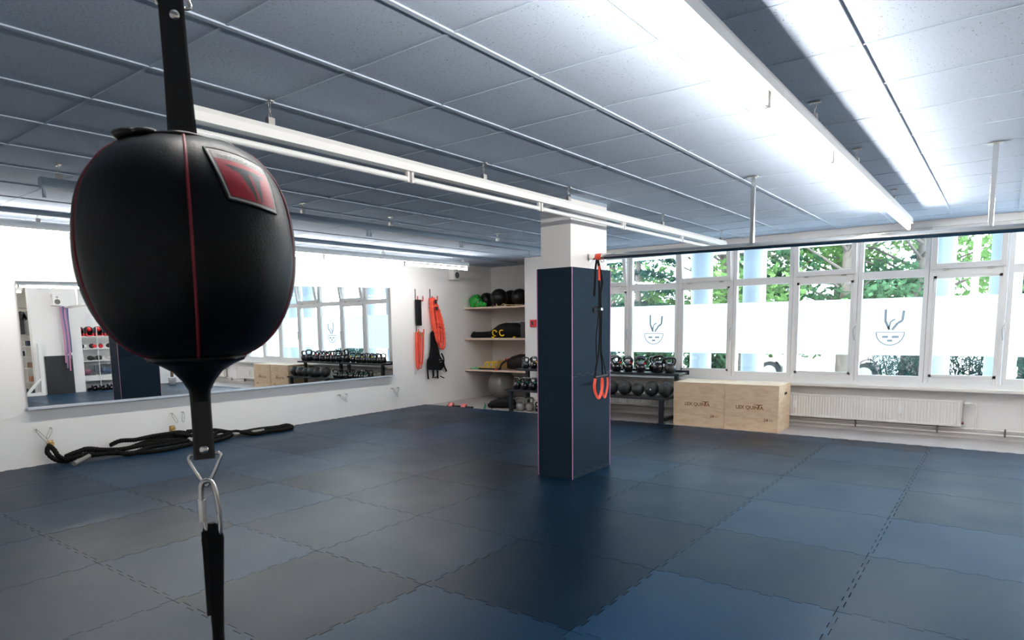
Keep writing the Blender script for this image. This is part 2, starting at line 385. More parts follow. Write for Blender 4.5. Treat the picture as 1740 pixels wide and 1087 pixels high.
# ------------------------------------------------------------------ windows
WG = .045
def lever_handle(p, flip, parent):
    h = MB().bbox((p[0] - .012, p[1] - .012, p[2] - .06), (p[0] + .012, p[1], p[2] + .06), .003)
    obj('handle_plate', h, WHITEM, parent)
    h = MB().tube(smooth_path([(p[0], p[1] - .014, p[2] + .02), (p[0], p[1] - .05, p[2] + .02), (p[0] + flip * .02, p[1] - .055, p[2] - .03), (p[0] + flip * .005, p[1] - .05, p[2] - .16)], 4), .007, 8)
    obj('handle', h, DULL, parent)
for k in range(len(MULL) - 1):
    a, b = MULL[k], MULL[k + 1]; tilt = k in (1, 3, 5, 7, 9)
    t = bpy.data.objects.new('window_%d' % (k + 1), None); COL.objects.link(t); t.location = ((a + b) / 2, WY, .6); ORG[t.name] = Vector(t.location)
    t['kind'] = 'structure'
    m_ = MB(); w = .052; d0, d1 = WY - .005, WY + .075; e = .002
    m_.bbox((a + e, d0, .60), (a + w, d1, 2.598), .004); m_.bbox((b - w, d0, .60), (b - e, d1, 2.598), .004)
    for z0, z1 in ((.60, .732), (1.995, 2.095), (2.525, 2.598)): m_.bbox((a + w - .004, d0 + .004, z0), (b - w + .004, d1 - .004, z1), .003)
    obj('window_frame', m_, PVC, t)
    x0, x1 = a + w, b - w
    obj('lower_pane', MB().box((x0, WY + .035, .732), (x1, WY + .041, 1.995)), GLASS, t)
    obj('frosted_foil', MB().add([(x0 + .002, WY + .030, 1.0), (x1 - .002, WY + .030, 1.0), (x1 - .002, WY + .030, 1.745), (x0 + .002, WY + .030, 1.745)], [(0, 1, 2, 3)]), FOIL, t)
    if tilt:
        ang = .16; M = Matrix.Translation((0, WY - .01, 2.085)) @ Matrix.Rotation(ang, 4, 'X')
        s = MB(); q = .058; hh = .50
        s.bbox((x0 - .03, -.045, 0), (x0 - .03 + q, 0, hh), .004, M=M); s.bbox((x1 + .03 - q, -.045, 0), (x1 + .03, 0, hh), .004, M=M)
        s.bbox((x0 - .028, -.044, .001), (x1 + .028, -.001, q + .01), .004, M=M); s.bbox((x0 - .028, -.044, hh - q), (x1 + .028, -.001, hh - .001), .004, M=M)
        sash = obj('tilting_sash', s, PVC, t)
        obj('pane', MB().box((x0 - .03 + q, -.024, q), (x1 + .03 - q, -.019, hh - q), M=M), GLASS, sash)
        for hx in (x0 + .12, x1 - .12): obj('hinge', MB().bbox((hx - .03, WY - .018, 2.06), (hx + .03, WY - .004, 2.085), .003), DULL, sash)
        lever_handle((b - .002, WY - .006, 1.36), -1, t)
        # inner sash lines of the opening lower wing
        s = MB(); q = .03
        for lo, hi in (((x0, .732), (x0 + q, 1.995)), ((x1 - q, .732), (x1, 1.995)), ((x0, .732), (x1, .732 + q)), ((x0, 1.995 - q), (x1, 1.995))):
            s.box((lo[0], WY - .008, lo[1]), (hi[0], WY + .03, hi[1]))
        obj('sash', s, PVC, t)
    else:
        obj('upper_pane', MB().box((x0, WY + .035, 2.095), (x1, WY + .041, 2.525)), GLASS, t)
    if k in (2, 6):   # faint printed crest on the foil
        cxm = (a + b) / 2; mo = MB(); y = WY + .0285
        ring = [(cxm + .16 * math.cos(u), y, 1.27 + .15 * math.sin(u)) for u in [PI + PI * i / 14 for i in range(15)]]
        mo.tube(ring, (.008, .0004), flat=(0, 1, 0)) if False else None
        def strip(pts, w):
            for i in range(len(pts) - 1):
                p, q_ = Vector((pts[i][0], 0, pts[i][1])), Vector((pts[i + 1][0], 0, pts[i + 1][1])); dd = (q_ - p).normalized(); nn = Vector((-dd.z, 0, dd.x)) * w / 2
                mo.add([(v.x, y, v.z) for v in (p - nn, q_ - nn, q_ + nn, p + nn)], [(0, 1, 2, 3)])
        strip([(cxm + .16 * math.cos(u), 1.30 + .17 * math.sin(u)) for u in [PI + PI * i / 14 for i in range(15)]], .016)
        strip([(cxm - .16, 1.30), (cxm + .16, 1.30)], .012); strip([(cxm - .09, 1.24), (cxm - .02, 1.24)], .03); strip([(cxm + .02, 1.24), (cxm + .10, 1.24)], .03); strip([(cxm - .03, 1.19), (cxm + .03, 1.19)], .03)
        strip([(cxm - .01, 1.33), (cxm - .06, 1.45), (cxm - .06, 1.60)], .03); strip([(cxm + .02, 1.33), (cxm + .08, 1.42), (cxm + .13, 1.45), (cxm + .14, 1.58)], .03); strip([(cxm - .02, 1.34), (cxm, 1.44), (cxm + .05, 1.47)], .02)
        obj('printed_crest', mo, MOTIF, t)
mb = MB().bbox((MULL[0] - .02, WY - .15, .565), (RX - .01, WY - .001, .605), .008)
struct(obj('trim_3', mb, SILL), 'long pale window sill')
mb = MB().box((MULL[0], WY - .018, 0.605), (RX - .01, WY - .006, .655))
struct(obj('trim_4', mb, PVC))

# ------------------------------------------------------------------ mirror (three panels)
mir = thing('wall_mirror', 'long frameless mirror of three panels on the white wall above the ropes', 'mirror', (WX, 5.4, .62))
def mirror_panel(y0, y1, zt0, zt1, zb0, zb1, x0, slope):
    xa, xb = x0, x0 + slope * (y1 - y0); t = .006
    vs = [(xa, y0, zb0), (xb, y1, zb1), (xb, y1, zt1), (xa, y0, zt0), (xa - t, y0, zb0), (xb - t, y1, zb1), (xb - t, y1, zt1), (xa - t, y0, zt0)]
    return MB().add(vs, [(0, 1, 2, 3), (7, 6, 5, 4), (0, 4, 5, 1), (1, 5, 6, 2), (2, 6, 7, 3), (3, 7, 4, 0)])
zt = lambda y: 2.085 + (y - 2.6) / 5.67 * .085
zb = lambda y: .675 - (y - 2.6) / 5.67 * .045
for y0, y1, x0, sl in ((2.60, 4.62, -8.600, .024), (4.622, 6.25, -8.585, .009), (6.252, 8.265, -8.575, .009)):
    obj('mirror_panel', mirror_panel(y0, y1, zt(y0), zt(y1), zb(y0), zb(y1), x0, sl), MIRROR, mir)
LEDGE = mat('grey_aluminium_ledge', (.50, .54, .60), .4, .3)
v = MB(); a0, a1 = 2.58, 8.28
v.add([(WX + .001, a0, zb(a0) - .028), (WX + .001, a1, zb(a1) - .028), (WX + .001, a1, zb(a1)), (WX + .001, a0, zb(a0)),
       (-8.535, a0, zb(a0) - .028), (-8.535, a1, zb(a1) - .028), (-8.535, a1, zb(a1) - .004), (-8.535, a0, zb(a0) - .004)],
      [(0, 3, 2, 1), (4, 5, 6, 7), (0, 4, 7, 3), (1, 2, 6, 5), (3, 7, 6, 2), (0, 1, 5, 4)])
obj('ledge', v, LEDGE, mir)

# ------------------------------------------------------------------ light fixtures
def chain_mb(x, y, z0, z1):
    mb = MB(); n = max(2, int((z1 - z0) / .026)); h = (z1 - z0) / n
    for i in range(n):
        c = Vector((x, y, z0 + h * (i + .5))); ring = []
        for k in range(10):
            u = 2 * PI * k / 10; a_ = .007 * math.cos(u); b_ = h * .62 * math.sin(u)
            ring.append(c + (Vector((a_, 0, b_)) if i % 2 else Vector((0, a_, b_))))
        mb.tube(ring, .0018, 5, closed=True)
    return mb
TUBEON = mat('lit_fluorescent_tube', (1, 1, 1), .4, emit=(1, .965, .91), strength=TUBE_STRENGTH)
TUBEHI = mat('bright_fluorescent_tube', (1, 1, 1), .4, emit=(1, .965, .92), strength=RIGHT_STRENGTH)
TUBEOFF = mat('unlit_fluorescent_tube', (.84, .85, .84), .25)
def fixture(x, y0, y1, label, on, tubes=True, hm=WHITEM, chains=(), side=-1, ztop=2.585, hz=.07, w=.066):
    t = thing('fluorescent_light', label, 'ceiling light', (x, (y0 + y1) / 2, ztop - hz), group='fluorescent light strips hanging from the ceiling')
    zb_ = ztop - hz; h = MB()
    prof = [(-w / 2, zb_), (w / 2, zb_), (w / 2, zb_ + hz * .62), (w * .32, ztop), (-w * .32, ztop), (-w / 2, zb_ + hz * .62)]
    M = Matrix(((1, 0, 0, x), (0, 0, 1, 0), (0, 1, 0, 0), (0, 0, 0, 1)))
    h.prism(prof, y0, y1, M=M); obj('housing', h, hm, t)
    L = 1.5; n = max(1, round((y1 - y0) / L)); L = (y1 - y0) / n; tz = zb_ - .045
    for i in range(n):
        a, b = y0 + i * L + .02, y0 + (i + 1) * L - .02
        if tubes: obj('tube', MB().cyl((x + side * .004, a + .01, tz), (x + side * .004, b - .01, tz), .0175, 14), (TUBEHI if on == 2 else TUBEON) if on else TUBEOFF, t)
        for yy in (a, b):
            obj('tube_socket', MB().bbox((x - .012, yy - .009, tz - .022), (x + .012, yy + .009, zb_ + .002), .003), PVC if hm is WHITEM else GREYM, t)
    for yy in chains:
        hk = obj('hanging_chain', chain_mb(x, yy, ztop + .03, H - .005), DULL, t)
        obj('hanger_clip', MB().bbox((x - .016, yy - .02, ztop - .006), (x + .016, yy + .02, ztop + .038), .003), DULL, hk)
        obj('ceiling_bracket', MB().bbox((x - .03, yy - .012, H - .012), (x + .03, yy + .012, H - .004), .002), DULL, hk)
    return t
fixture(-3.05, 1.63, 9.25, 'white fluorescent strip with unlit tubes crossing in front of the pillar top', False, chains=(2.13, 3.93, 5.13, 7.16, 9.1), ztop=2.565)
fixture(-.88, .4, 8.75, 'brightly lit fluorescent strip hanging over the right side of the gym', 2, chains=(1.6, 4.09, 5.41, 7.37))
fixture(-5.28, 1.80, 9.35, 'fluorescent strip without tubes, backlit shade painted grey, its empty sockets pointing down, near the mirror', False, tubes=False, hm=GREYM, chains=(1.925, 3.996, 5.142, 7.078))  # the housing's backlit shade is put into its grey colour
fixture(-7.47, 1.2, 9.12, 'brightly lit fluorescent strip hanging nearest the mirror wall', True, chains=(2.5, 4.8, 7.096, 9.0))
fixture(1.32, 3.4, 5.2, 'short lit fluorescent strip seen only in the mirror, left of the white pier', True, chains=(3.6, 5.0))
fixture(1.36, 6.8, 9.4, 'lit fluorescent strip seen only in the mirror, above the shelf of head guards', True, chains=(7.0, 9.2))
tag(obj('ceiling_rail', MB().box((-7.49, -1.2, 2.655), (-7.44, 10.6, 2.684)), GREYM), 'thin grey rail on the ceiling above the lit strip by the mirror wall', 'ceiling rail')

# ------------------------------------------------------------------ padded pillar
px0, px1, py0, py1, PT = -3.577, -3.19, 5.425, 6.19, 2.03
t = thing('padded_pillar', 'white concrete pillar wrapped in dark foam pads up to head height', 'pillar', ((px0 + px1) / 2, (py0 + py1) / 2, 0))
obj('shaft', MB().bbox((px0 + .027, py0 + .027, 0), (px1 - .027, py1 - .027, H), .004), WALL, t, label='white painted upper shaft')
band = MB().box((px0 + .0255, py0 + .0255, H - .115), (px1 - .0255, py1 - .0255, H - .09)).box((px0 + .0255, py0 + .0255, H - .035), (px1 - .0255, py1 - .0255, H - .0))
obj('painted_shadow_bands', band, GREYM, t)  # shadow of the light strip, painted as grey bands round the shaft
th = .024
def pad_seam(a, b, zc, nrm):
    # toothed dark joint between the lower and the upper pad
    a, b = Vector(a), Vector(b); n = 9; d = (b - a) / n; m_ = MB(); nn = Vector(nrm) * .0008
    for i in range(n):
        z_ = zc + (.018 if i % 2 else -.002); p = a + d * i + nn; q = a + d * (i + 1) + nn; h = Vector((0, 0, .0022))
        m_.add([Vector((p.x, p.y, z_)) - h, Vector((q.x, q.y, z_)) - h, Vector((q.x, q.y, z_)) + h, Vector((p.x, p.y, z_)) + h], [(0, 1, 2, 3)])
        m_.add([(p.x, p.y, zc - .002), (p.x + d.x * .03, p.y + d.y * .03, zc - .002), (p.x + d.x * .03, p.y + d.y * .03, zc + .018), (p.x, p.y, zc + .018)], [(0, 1, 2, 3)])
    return m_
sides = (((px0, py0), (px1 - .0, py0 + th)), ((px1 - th, py0 + th), (px1, py1)), ((px0, py1 - th), (px1 - th, py1)), ((px0, py0 + th), (px0 + th, py1 - th)))
for i, (lo, hi) in enumerate(sides):
    for z0, z1 in ((0, 1.006), (1.008, PT)): obj('foam_pad', MB().bbox((*lo, z0), (*hi, z1), .002), PADM, t)
s = pad_seam((px1, py0, 0), (px1, py1, 0), 1.0, (1, 0, 0)); obj('pad_joint', s, BLACKF, t)
s = pad_seam((px1, py0, 0), (px1, py1, 0), .022, (1, 0, 0)); obj('pad_joint', s, BLACKF, t)
for (x, y) in ((px1, py0), (px1, py1), (px0, py0), (px0, py1)):
    sx = 1 if x == px1 else -1; sy = 1 if y == py1 else -1
    obj('coloured_edge', MB().box((x + sx * .0012 - .0035, y + sy * .0012 - .0035, .002), (x + sx * .0012 + .0035, y + sy * .0012 + .0035, PT - .002)), PINK, t, label='thin mauve edge strip')

# ------------------------------------------------------------------ pull-up bar
A = Vector((px1 - .027, 5.80, 2.14)); B = Vector((1.05, 5.93, 2.085))
t = thing('pull_up_bar', 'long steel pull-up bar running from the pillar across to the right', 'pull-up bar', A)
obj('bar', MB().cyl(A, B, .029, 24), CHROME, t)
for p, dx in ((A, 1), (B, -1)): obj('end_flange', MB().cyl(p, p + Vector((.008 * dx, 0, 0)), .042, 20), DULL, t)
for x in (-1.70, -.115):
    q = A.lerp(B, (x - A.x) / (B.x - A.x))
    pst = obj('hanging_post', MB().bbox((x - .0165, q.y - .0165, q.z + .018), (x + .0165, q.y + .0165, H - .006), .003), CHROME, t)
    obj('mounting_plate', MB().bbox((x - .05, q.y - .04, H - .012), (x + .04, q.y + .04, H - .0055), .002), DULL, pst)

# ------------------------------------------------------------------ suspension trainer hanging from the bar
XT = -3.085
q = A.lerp(B, (XT - A.x) / (B.x - A.x))
t = thing('suspension_trainer', 'black suspension trainer straps with orange-red loops hanging from the bar at the pillar', 'suspension trainer', (XT, 5.83, .88))
def S(px, py, dx=0): return onX(px, py, XT + dx)
N = (.47, -.88, 0)
wrap = [q + Vector((-.02 + .05 * i / 24, .030 * math.cos(2 * PI * i / 8), .030 * math.sin(2 * PI * i / 8))) for i in range(25)]
mb = MB()
mb.lathe([(.0255, -.035), (.031, -.03), (.032, 0), (.031, .035), (.0255, .04)], (0, 0, 0), 16, M=Matrix.Translation(q - Vector((.03, 0, 0))) @ Matrix.Rotation(PI / 2, 4, 'Y'))
obj('anchor_sleeve', mb, ORANGE, t, label='orange-red sleeve wrapped on the bar')
obj('snap_hook', MB().tube([q + Vector((0.01, .03 * math.cos(u) * 1.0, -.036 + .018 * math.sin(u))) for u in [2 * PI * i / 14 for i in range(14)]], .004, 6, closed=True), CHROME, t)
def ribbon(pts, hw, mat_, name, k=5, th=.0014, lab=None):
    P_ = smooth_path(pts, k); return obj(name, MB().tube(P_, [(hw, th)] * len(P_), flat=N), mat_, t, label=lab)
ribbon([S(1014, 441), S(1012, 455), S(1011, 475), S(1009.5, 503, -.02)], .010, BLACKN, 'strap_tail')
ribbon([S(1016, 443), S(1018, 460), S(1018.5, 478)], .010, ORANGE, 'upper_strap', lab='orange-red top piece of the strap')
ribbon([S(1016, 442, .004), S(1020, 462, .004), S(1023, 480, .004), S(1020, 500, .004), S(1020.5, 524, .004)], .011, BLACKN, 'main_strap')
ribbon([S(1018, 476, .002), S(1018, 500, .002), S(1017.5, 524, .002)], .009, BLACKN, 'main_strap')
obj('cam_buckle', MB().bbox(S(1021, 525) - Vector((.012, .018, .014)), S(1021, 525) + Vector((.014, .018, .014)), .004), CHROME, t)
lp = [S(1017, 524), S(1012, 521), S(1008, 525), S(1009, 530), S(1013, 530), S(1017, 526)]
ribbon(lp, .008, BLACKN, 'loop_tail')
ribbon([S(1017, 528), S(1015.5, 550), S(1013, 572), S(1013, 592), S(1014, 612)], .005, BLACKN, 'lower_strap')
ribbon([S(1019, 528), S(1019, 560), S(1017, 600), S(1013, 622), S(1011, 640)], .008, BLACKN, 'lower_strap')
ribbon([S(1022, 528), S(1021.5, 560), S(1021, 600), S(1023, 620), S(1023.5, 639)], .007, BLACKN, 'lower_strap')
ribbon([S(1022, 600, .004), S(1026, 618, .004), S(1030, 637, .004)], .005, BLACKN, 'lower_strap')
obj('grip', MB().cyl(S(1010.5, 641), S(1031, 637), .0145, 16), BLACKF, t, label='black foam grip')
def cradle(x0, x1, y0, yb, w, dx):
    P_ = [S(x0, y0, dx), S(x0 - 1.5, y0 + 12, dx), S(x0, y0 + 23, dx), S((x0 + x1) / 2, yb, dx), S(x1 - 1, y0 + 22, dx), S(x1 + .5, y0 + 10, dx), S(x1, y0, dx)]
    P_ = smooth_path(P_, 5); mb = MB(); tt = Vector((.75, -.66, 0))
    return mb.tube(P_, [(w * 1.0, .0016)] * len(P_), flat=tt)
obj('foot_cradle', cradle(1011.5, 1023, 643, 676, .014, .01), ORANGE, t, label='orange-red nylon foot loop')
obj('foot_cradle', cradle(1023, 1032, 641, 675, .010, -.012), ORANGE, t, label='orange-red nylon foot loop')

# ------------------------------------------------------------------ double-end punching bag near the camera
BX, BY = -.7655, .4130
t = thing('punching_bag', 'round black leather double-end bag with red seams hanging close to the camera', 'punching bag', (BX, BY, 1.62), rz=math.radians(62))
KB = .915
def L3(x, y, z): return Vector((x, y, z - 1.62))
prof = [(.030, 1.7565), (.050, 1.756), (.072, 1.750), (.094, 1.736), (.112, 1.714), (.1245, 1.687), (.1312, 1.656), (.1335, 1.625), (.1315, 1.593), (.125, 1.563), (.114, 1.536), (.099, 1.513), (.080, 1.496), (.060, 1.487), (.052, 1.485)]
PF = []
for i in range(len(prof) - 1):
    P0 = prof[max(0, i - 1)]; P1 = prof[i]; P2 = prof[i + 1]; P3 = prof[min(len(prof) - 1, i + 2)]
    for j in range(5):
        u = j / 5; PF.append(tuple(.5 * ((2 * P1[c]) + (-P0[c] + P2[c]) * u + (2 * P0[c] - 5 * P1[c] + 4 * P2[c] - P3[c]) * u * u + (-P0[c] + 3 * P1[c] - 3 * P2[c] + P3[c]) * u ** 3) for c in (0, 1)))
PF.append(prof[-1])
PF = [(r * KB, 1.614 + (z - 1.62) * KB) for r, z in PF]
SEAM0 = math.radians(-90 + 1)           # local -y faces the camera
SEAMS = [SEAM0 + 2 * PI * k / 5 for k in range(5)]
def puff(a, z):
    d = min(abs(math.atan2(math.sin(a - s), math.cos(a - s))) for s in SEAMS) / (PI / 5)
    return 1 - .022 * (1 - min(1, d * 3.2)) ** 2 - .004 * (1 - d) + .003 * math.sin(9 * a + 40 * z)
mb = MB().lathe([(r, z - 1.62) for r, z in PF], n=180, fn=puff)
shell = obj('leather_shell', mb, LEATHER, t, local=True)
def rad(z):
    for (r0, z0), (r1, z1) in zip(PF, PF[1:]):
        if z1 <= z <= z0: return r0 + (r1 - r0) * (z0 - z) / (z0 - z1 + 1e-9)
    return PF[0][0] if z > PF[0][1] else PF[-1][0]
for s_a in SEAMS:
    P_ = []
    for (r, z) in PF[8:-2]:
        a_ = s_a + .05 * math.sin((z - 1.49) / .26 * PI) * 0; q_ = r * puff(a_, z) + .0004
        P_.append(L3(q_ * math.cos(a_), q_ * math.sin(a_), z))
    obj('piping', MB().tube(P_, .0017, 8), REDP, t, local=True, label='dark red piping along a panel seam')
# top cap with folded leather rim and strap
mb = MB().lathe([(.001, .1230), (.026, .1228), (.046, .1215), (.060, .1175), (.062, .1150), (.058, .1135), (.045, .116)], n=60, fn=lambda a, z: 1 + .05 * math.sin(3 * a + 1) + .03 * math.sin(7 * a))
obj('top_cap', mb, STRAPM, t, local=True)
for az, ra, sx in ((math.radians(-150), .062, .018), (math.radians(-128), .066, .011), (math.radians(20), .05, .012)):
    obj('leather_fold', MB().sph((ra * .9 * math.cos(az), ra * .9 * math.sin(az), .117), sx, 14, sq=(1.3, 1.2, .42)), STRAPM, t, local=True)
def strap(z0, z1, x0, x1, w0, w1, name, d=.004):
    mb = MB(); n = 14; hw = lambda u: w0 + (w1 - w0) * u
    prev = None
    for i in range(n + 1):
        u = i / n; z = z0 + (z1 - z0) * u; xc = x0 + (x1 - x0) * u; w = hw(u) * (1 - .06 * math.sin(PI * u))
        ring = [Vector((xc + a_ * w, b_ * d - .0 , z - 1.62)) for a_, b_ in ((-1, -.6), (-.8, -1), (.8, -1), (1, -.6), (1, .6), (.8, 1), (-.8, 1), (-1, .6))]
        mb.v += ring
        if prev is not None:
            o = len(mb.v) - 16
            for k in range(8): mb.f.append([o + k, o + (k + 1) % 8, o + 8 + (k + 1) % 8, o + 8 + k]); mb.mi.append(0); mb.sm.append(False)
        prev = ring
    mb.add(mb.v[:8], [tuple(range(7, -1, -1))]); mb.add(mb.v[n * 8:n * 8 + 8], [tuple(range(8))])
    return obj(name, mb, STRAPM, t, local=True)
su = strap(1.735, 1.899, .001, -.002, .0165, .0135, 'upper_strap')
obj('rivet', MB().sph((0.001, -.0045, 1.880 - 1.62), .0058, 14, sq=(1, .5, 1)), STEEL, su, local=True, label='round steel rivet')
sl = strap(1.365, 1.474, .0, .0, .0125, .0125, 'lower_strap')
for z_ in (1.450, 1.377): obj('rivet', MB().sph((0.0, -.0045, z_ - 1.62), .0056, 14, sq=(1, .5, 1)), STEEL, sl, local=True, label='round steel rivet')
mb = MB().lathe([(.053, -.1265), (.0575, -.1290), (.054, -.134), (.041, -.139), (.028, -.147), (.019, -.158), (.0125, -.170), (.0115, -.183)], n=60, fn=lambda a, z: 1 + .03 * math.sin(5 * a) + .012 * math.sin(11 * a + 60 * z))
obj('bottom_skirt', mb, LEATHER, t, local=True)
def wire_triangle(zt, zb_, w, up=False):
    P_ = [(-w, 0, zt), (w, 0, zt), (w * 1.12, 0, zt - (zt - zb_) * .22), (w * .2, 0, zb_), (-w * .2, 0, zb_), (-w * 1.12, 0, zt - (zt - zb_) * .22)]
    pts = [Vector((p[0], 0, p[2] - 1.62)) for p in P_]; return MB().tube(smooth_path(pts + [pts[0]], 3)[:-1], .0021, 8, closed=True)
obj('d_ring', wire_triangle(1.371, 1.334, .0155), STEEL, t, local=True, label='triangular steel ring under the lower strap')
obj('d_ring', wire_triangle(1.890, 1.930, .0150), STEEL, t, local=True, label='triangular steel ring above the upper strap')
# badge on the right front panel: white border, white header strip, red field, black emblem
def badge_pt(u, v_, off):     # u 0..1 left-right, v 0..1 bottom-top, leaning like the photo
    zc = 1.660 + v_ * .056; a0 = math.radians(-90 + 20 - v_ * 7.5); a1 = math.radians(-90 + 50 + v_ * 3.5)
    zc -= u * .008 * (1 - v_) + u * u * .011 * v_
    a_ = a0 + (a1 - a0) * u; r = rad(zc) * puff(a_, zc) + off
    nz = Vector((r * math.cos(a_), r * math.sin(a_), zc - 1.62)); return nz
def inpoly(x, y, P_):
    c = False
    for i in range(len(P_)):
        (x1, y1), (x2, y2) = P_[i], P_[i - 1]
        if (y1 > y) != (y2 > y) and x < (x2 - x1) * (y - y1) / (y2 - y1) + x1: c = not c
    return c
EMB = [(.17, .70), (.85, .70), (.82, .60), (.74, .60), (.66, .10), (.625, .10), (.60, .30), (.575, .60), (.53, .60), (.56, .30), (.56, .10), (.53, .10), (.40, .50), (.36, .58), (.27, .62)]
def cell(u, v_):
    if u < .05 or u > .95 or v_ < .055 or v_ > .95: return 0
    if u < .065 or u > .935 or v_ < .07 or v_ > .935: return 3
    if v_ > .80: return 2
    return 3 if inpoly(u, v_, EMB) else 1
n = 110; mb = MB(); vs = [badge_pt(i / n, j / n, .0022) for j in range(n + 1) for i in range(n + 1)]; o = len(mb.v); mb.v += vs
for j in range(n):
    for i in range(n):
        uu, vv = (i + .5) / n, (j + .5) / n
        if (min(uu, 1 - uu) + min(vv, 1 - vv)) < .045: continue
        k = j * (n + 1) + i; mb.f.append([k, k + 1, k + n + 2, k + n + 1]); mb.mi.append(cell(uu, vv)); mb.sm.append(True)
BW = mat('off_white_badge_border', (.50, .49, .47), .5); BR = mat('red_badge_field', (.42, .012, .03), .42); BS = mat('silver_badge_header', (.42, .42, .41), .45); BK = mat('black_badge_print', (.012, .012, .014), .4)
bd = obj('badge', mb, [BW, BR, BS, BK], t, local=True, label='red badge with a black emblem and silver border')
rim = [badge_pt(u, v_, .001) for u, v_ in [(i / 20, 0) for i in range(20)] + [(1, i / 20) for i in range(20)] + [(1 - i / 20, 1) for i in range(20)] + [(0, 1 - i / 20) for i in range(20)]]
obj('badge_edge', MB().tube(rim, .0016, 6, closed=True), STRAPM, bd, local=True)
tm = text_mb('THROWDOWN', 1.0, Matrix.Identity(4), 0)
xs = [v.x for v in tm.v]; ys = [v.y for v in tm.v]; xm, xM, ym, yM = min(xs), max(xs), min(ys), max(ys)
tm.v = [badge_pt(.12 + .76 * (v.x - xm) / (xM - xm), .825 + .075 * (v.y - ym) / (yM - ym), .0029) for v in tm.v]
obj('lettering', tm, mat('grey_badge_letters', (.10, .10, .10), .5), bd, local=True)

# hanging cord above, screw link and elastic strap below
def bagw(x, y, z):
    a_ = math.radians(62); return Vector((BX + x * math.cos(a_) - y * math.sin(a_), BY + x * math.sin(a_) + y * math.cos(a_), z))
t2 = thing('hanging_rope', 'thin black cord holding the round punching bag from the ceiling', 'cord', bagw(0, 0, 1.93))
obj('cord', MB().tube([bagw(0, 0, 1.925), bagw(0, 0, 2.3), bagw(0, 0, H - .02)], .005, 8), BLACKN, t2)
obj('ceiling_hook', MB().cyl(bagw(0, 0, H - .03), bagw(0, 0, H), .018, 16), DULL, t2)
ln = thing('screw_link', 'silver oval screw link joining the bag ring to the black elastic strap', 'carabiner', bagw(.002, 0, 1.262))
ov = [];  zc_, hh_, ww_ = 1.301, .037, .0092
for i in range(28):
    u = 2 * PI * i / 28; sx = math.copysign(abs(math.cos(u)) ** .6, math.cos(u)); sz = math.copysign(abs(math.sin(u)) ** .9, math.sin(u))
    ov.append(bagw(.003 + ww_ * sx + .004 * (-(sz)) * .6, -.002 - .002 * sz, zc_ + hh_ * sz))
obj('link_body', MB().tube(ov, .0032, 10, closed=True), STEEL, ln)
obj('screw_sleeve', MB().cyl(bagw(-.0068, -.002, 1.287), bagw(-.0068, -.002, 1.314), .0052, 6), STEEL, ln)
el = thing('elastic_strap', 'black elastic strap looped through the screw link and running down to the floor', 'strap', bagw(0, 0, 0))
mb = MB(); zz = [1.283, 1.277, 1.262, 1.24, 1.20, 1.17, 1.14, .9, .4, .01]; wd = [.004, .0105, .0135, .0120, .0095, .0082, .0072, .0070, .0070, .0070]; xc = [.003, .003, .003, .003, .003, .0025, .002, .0, 0, 0]
rings = []
for z_, w_, x_ in zip(zz, wd, xc): rings.append([bagw(x_ + w_ * math.cos(u), .0045 * math.sin(u), z_) for u in [2 * PI * k / 16 for k in range(16)]])
vs = [p for r_ in rings for p in r_]; fs = [(i * 16 + k, i * 16 + (k + 1) % 16, (i + 1) * 16 + (k + 1) % 16, (i + 1) * 16 + k) for i in range(len(rings) - 1) for k in range(16)]
mb.add(vs, fs, 0, True); mb.add(rings[0], [tuple(range(16))]); mb.add(rings[-1], [tuple(range(16))])
obj('strap', mb, BLACKN, el)
obj('stitched_flap', MB().bbox(bagw(-.0075, -.0065, 1.165) - Vector((.002, .002, 0)), bagw(-.0055, -.0035, 1.275) + Vector((.002, .002, 0)), .0015), BLACKN, el)
obj('floor_anchor', MB().cyl(bagw(0, 0, 0), bagw(0, 0, .014), .04, 20), DULL, el)

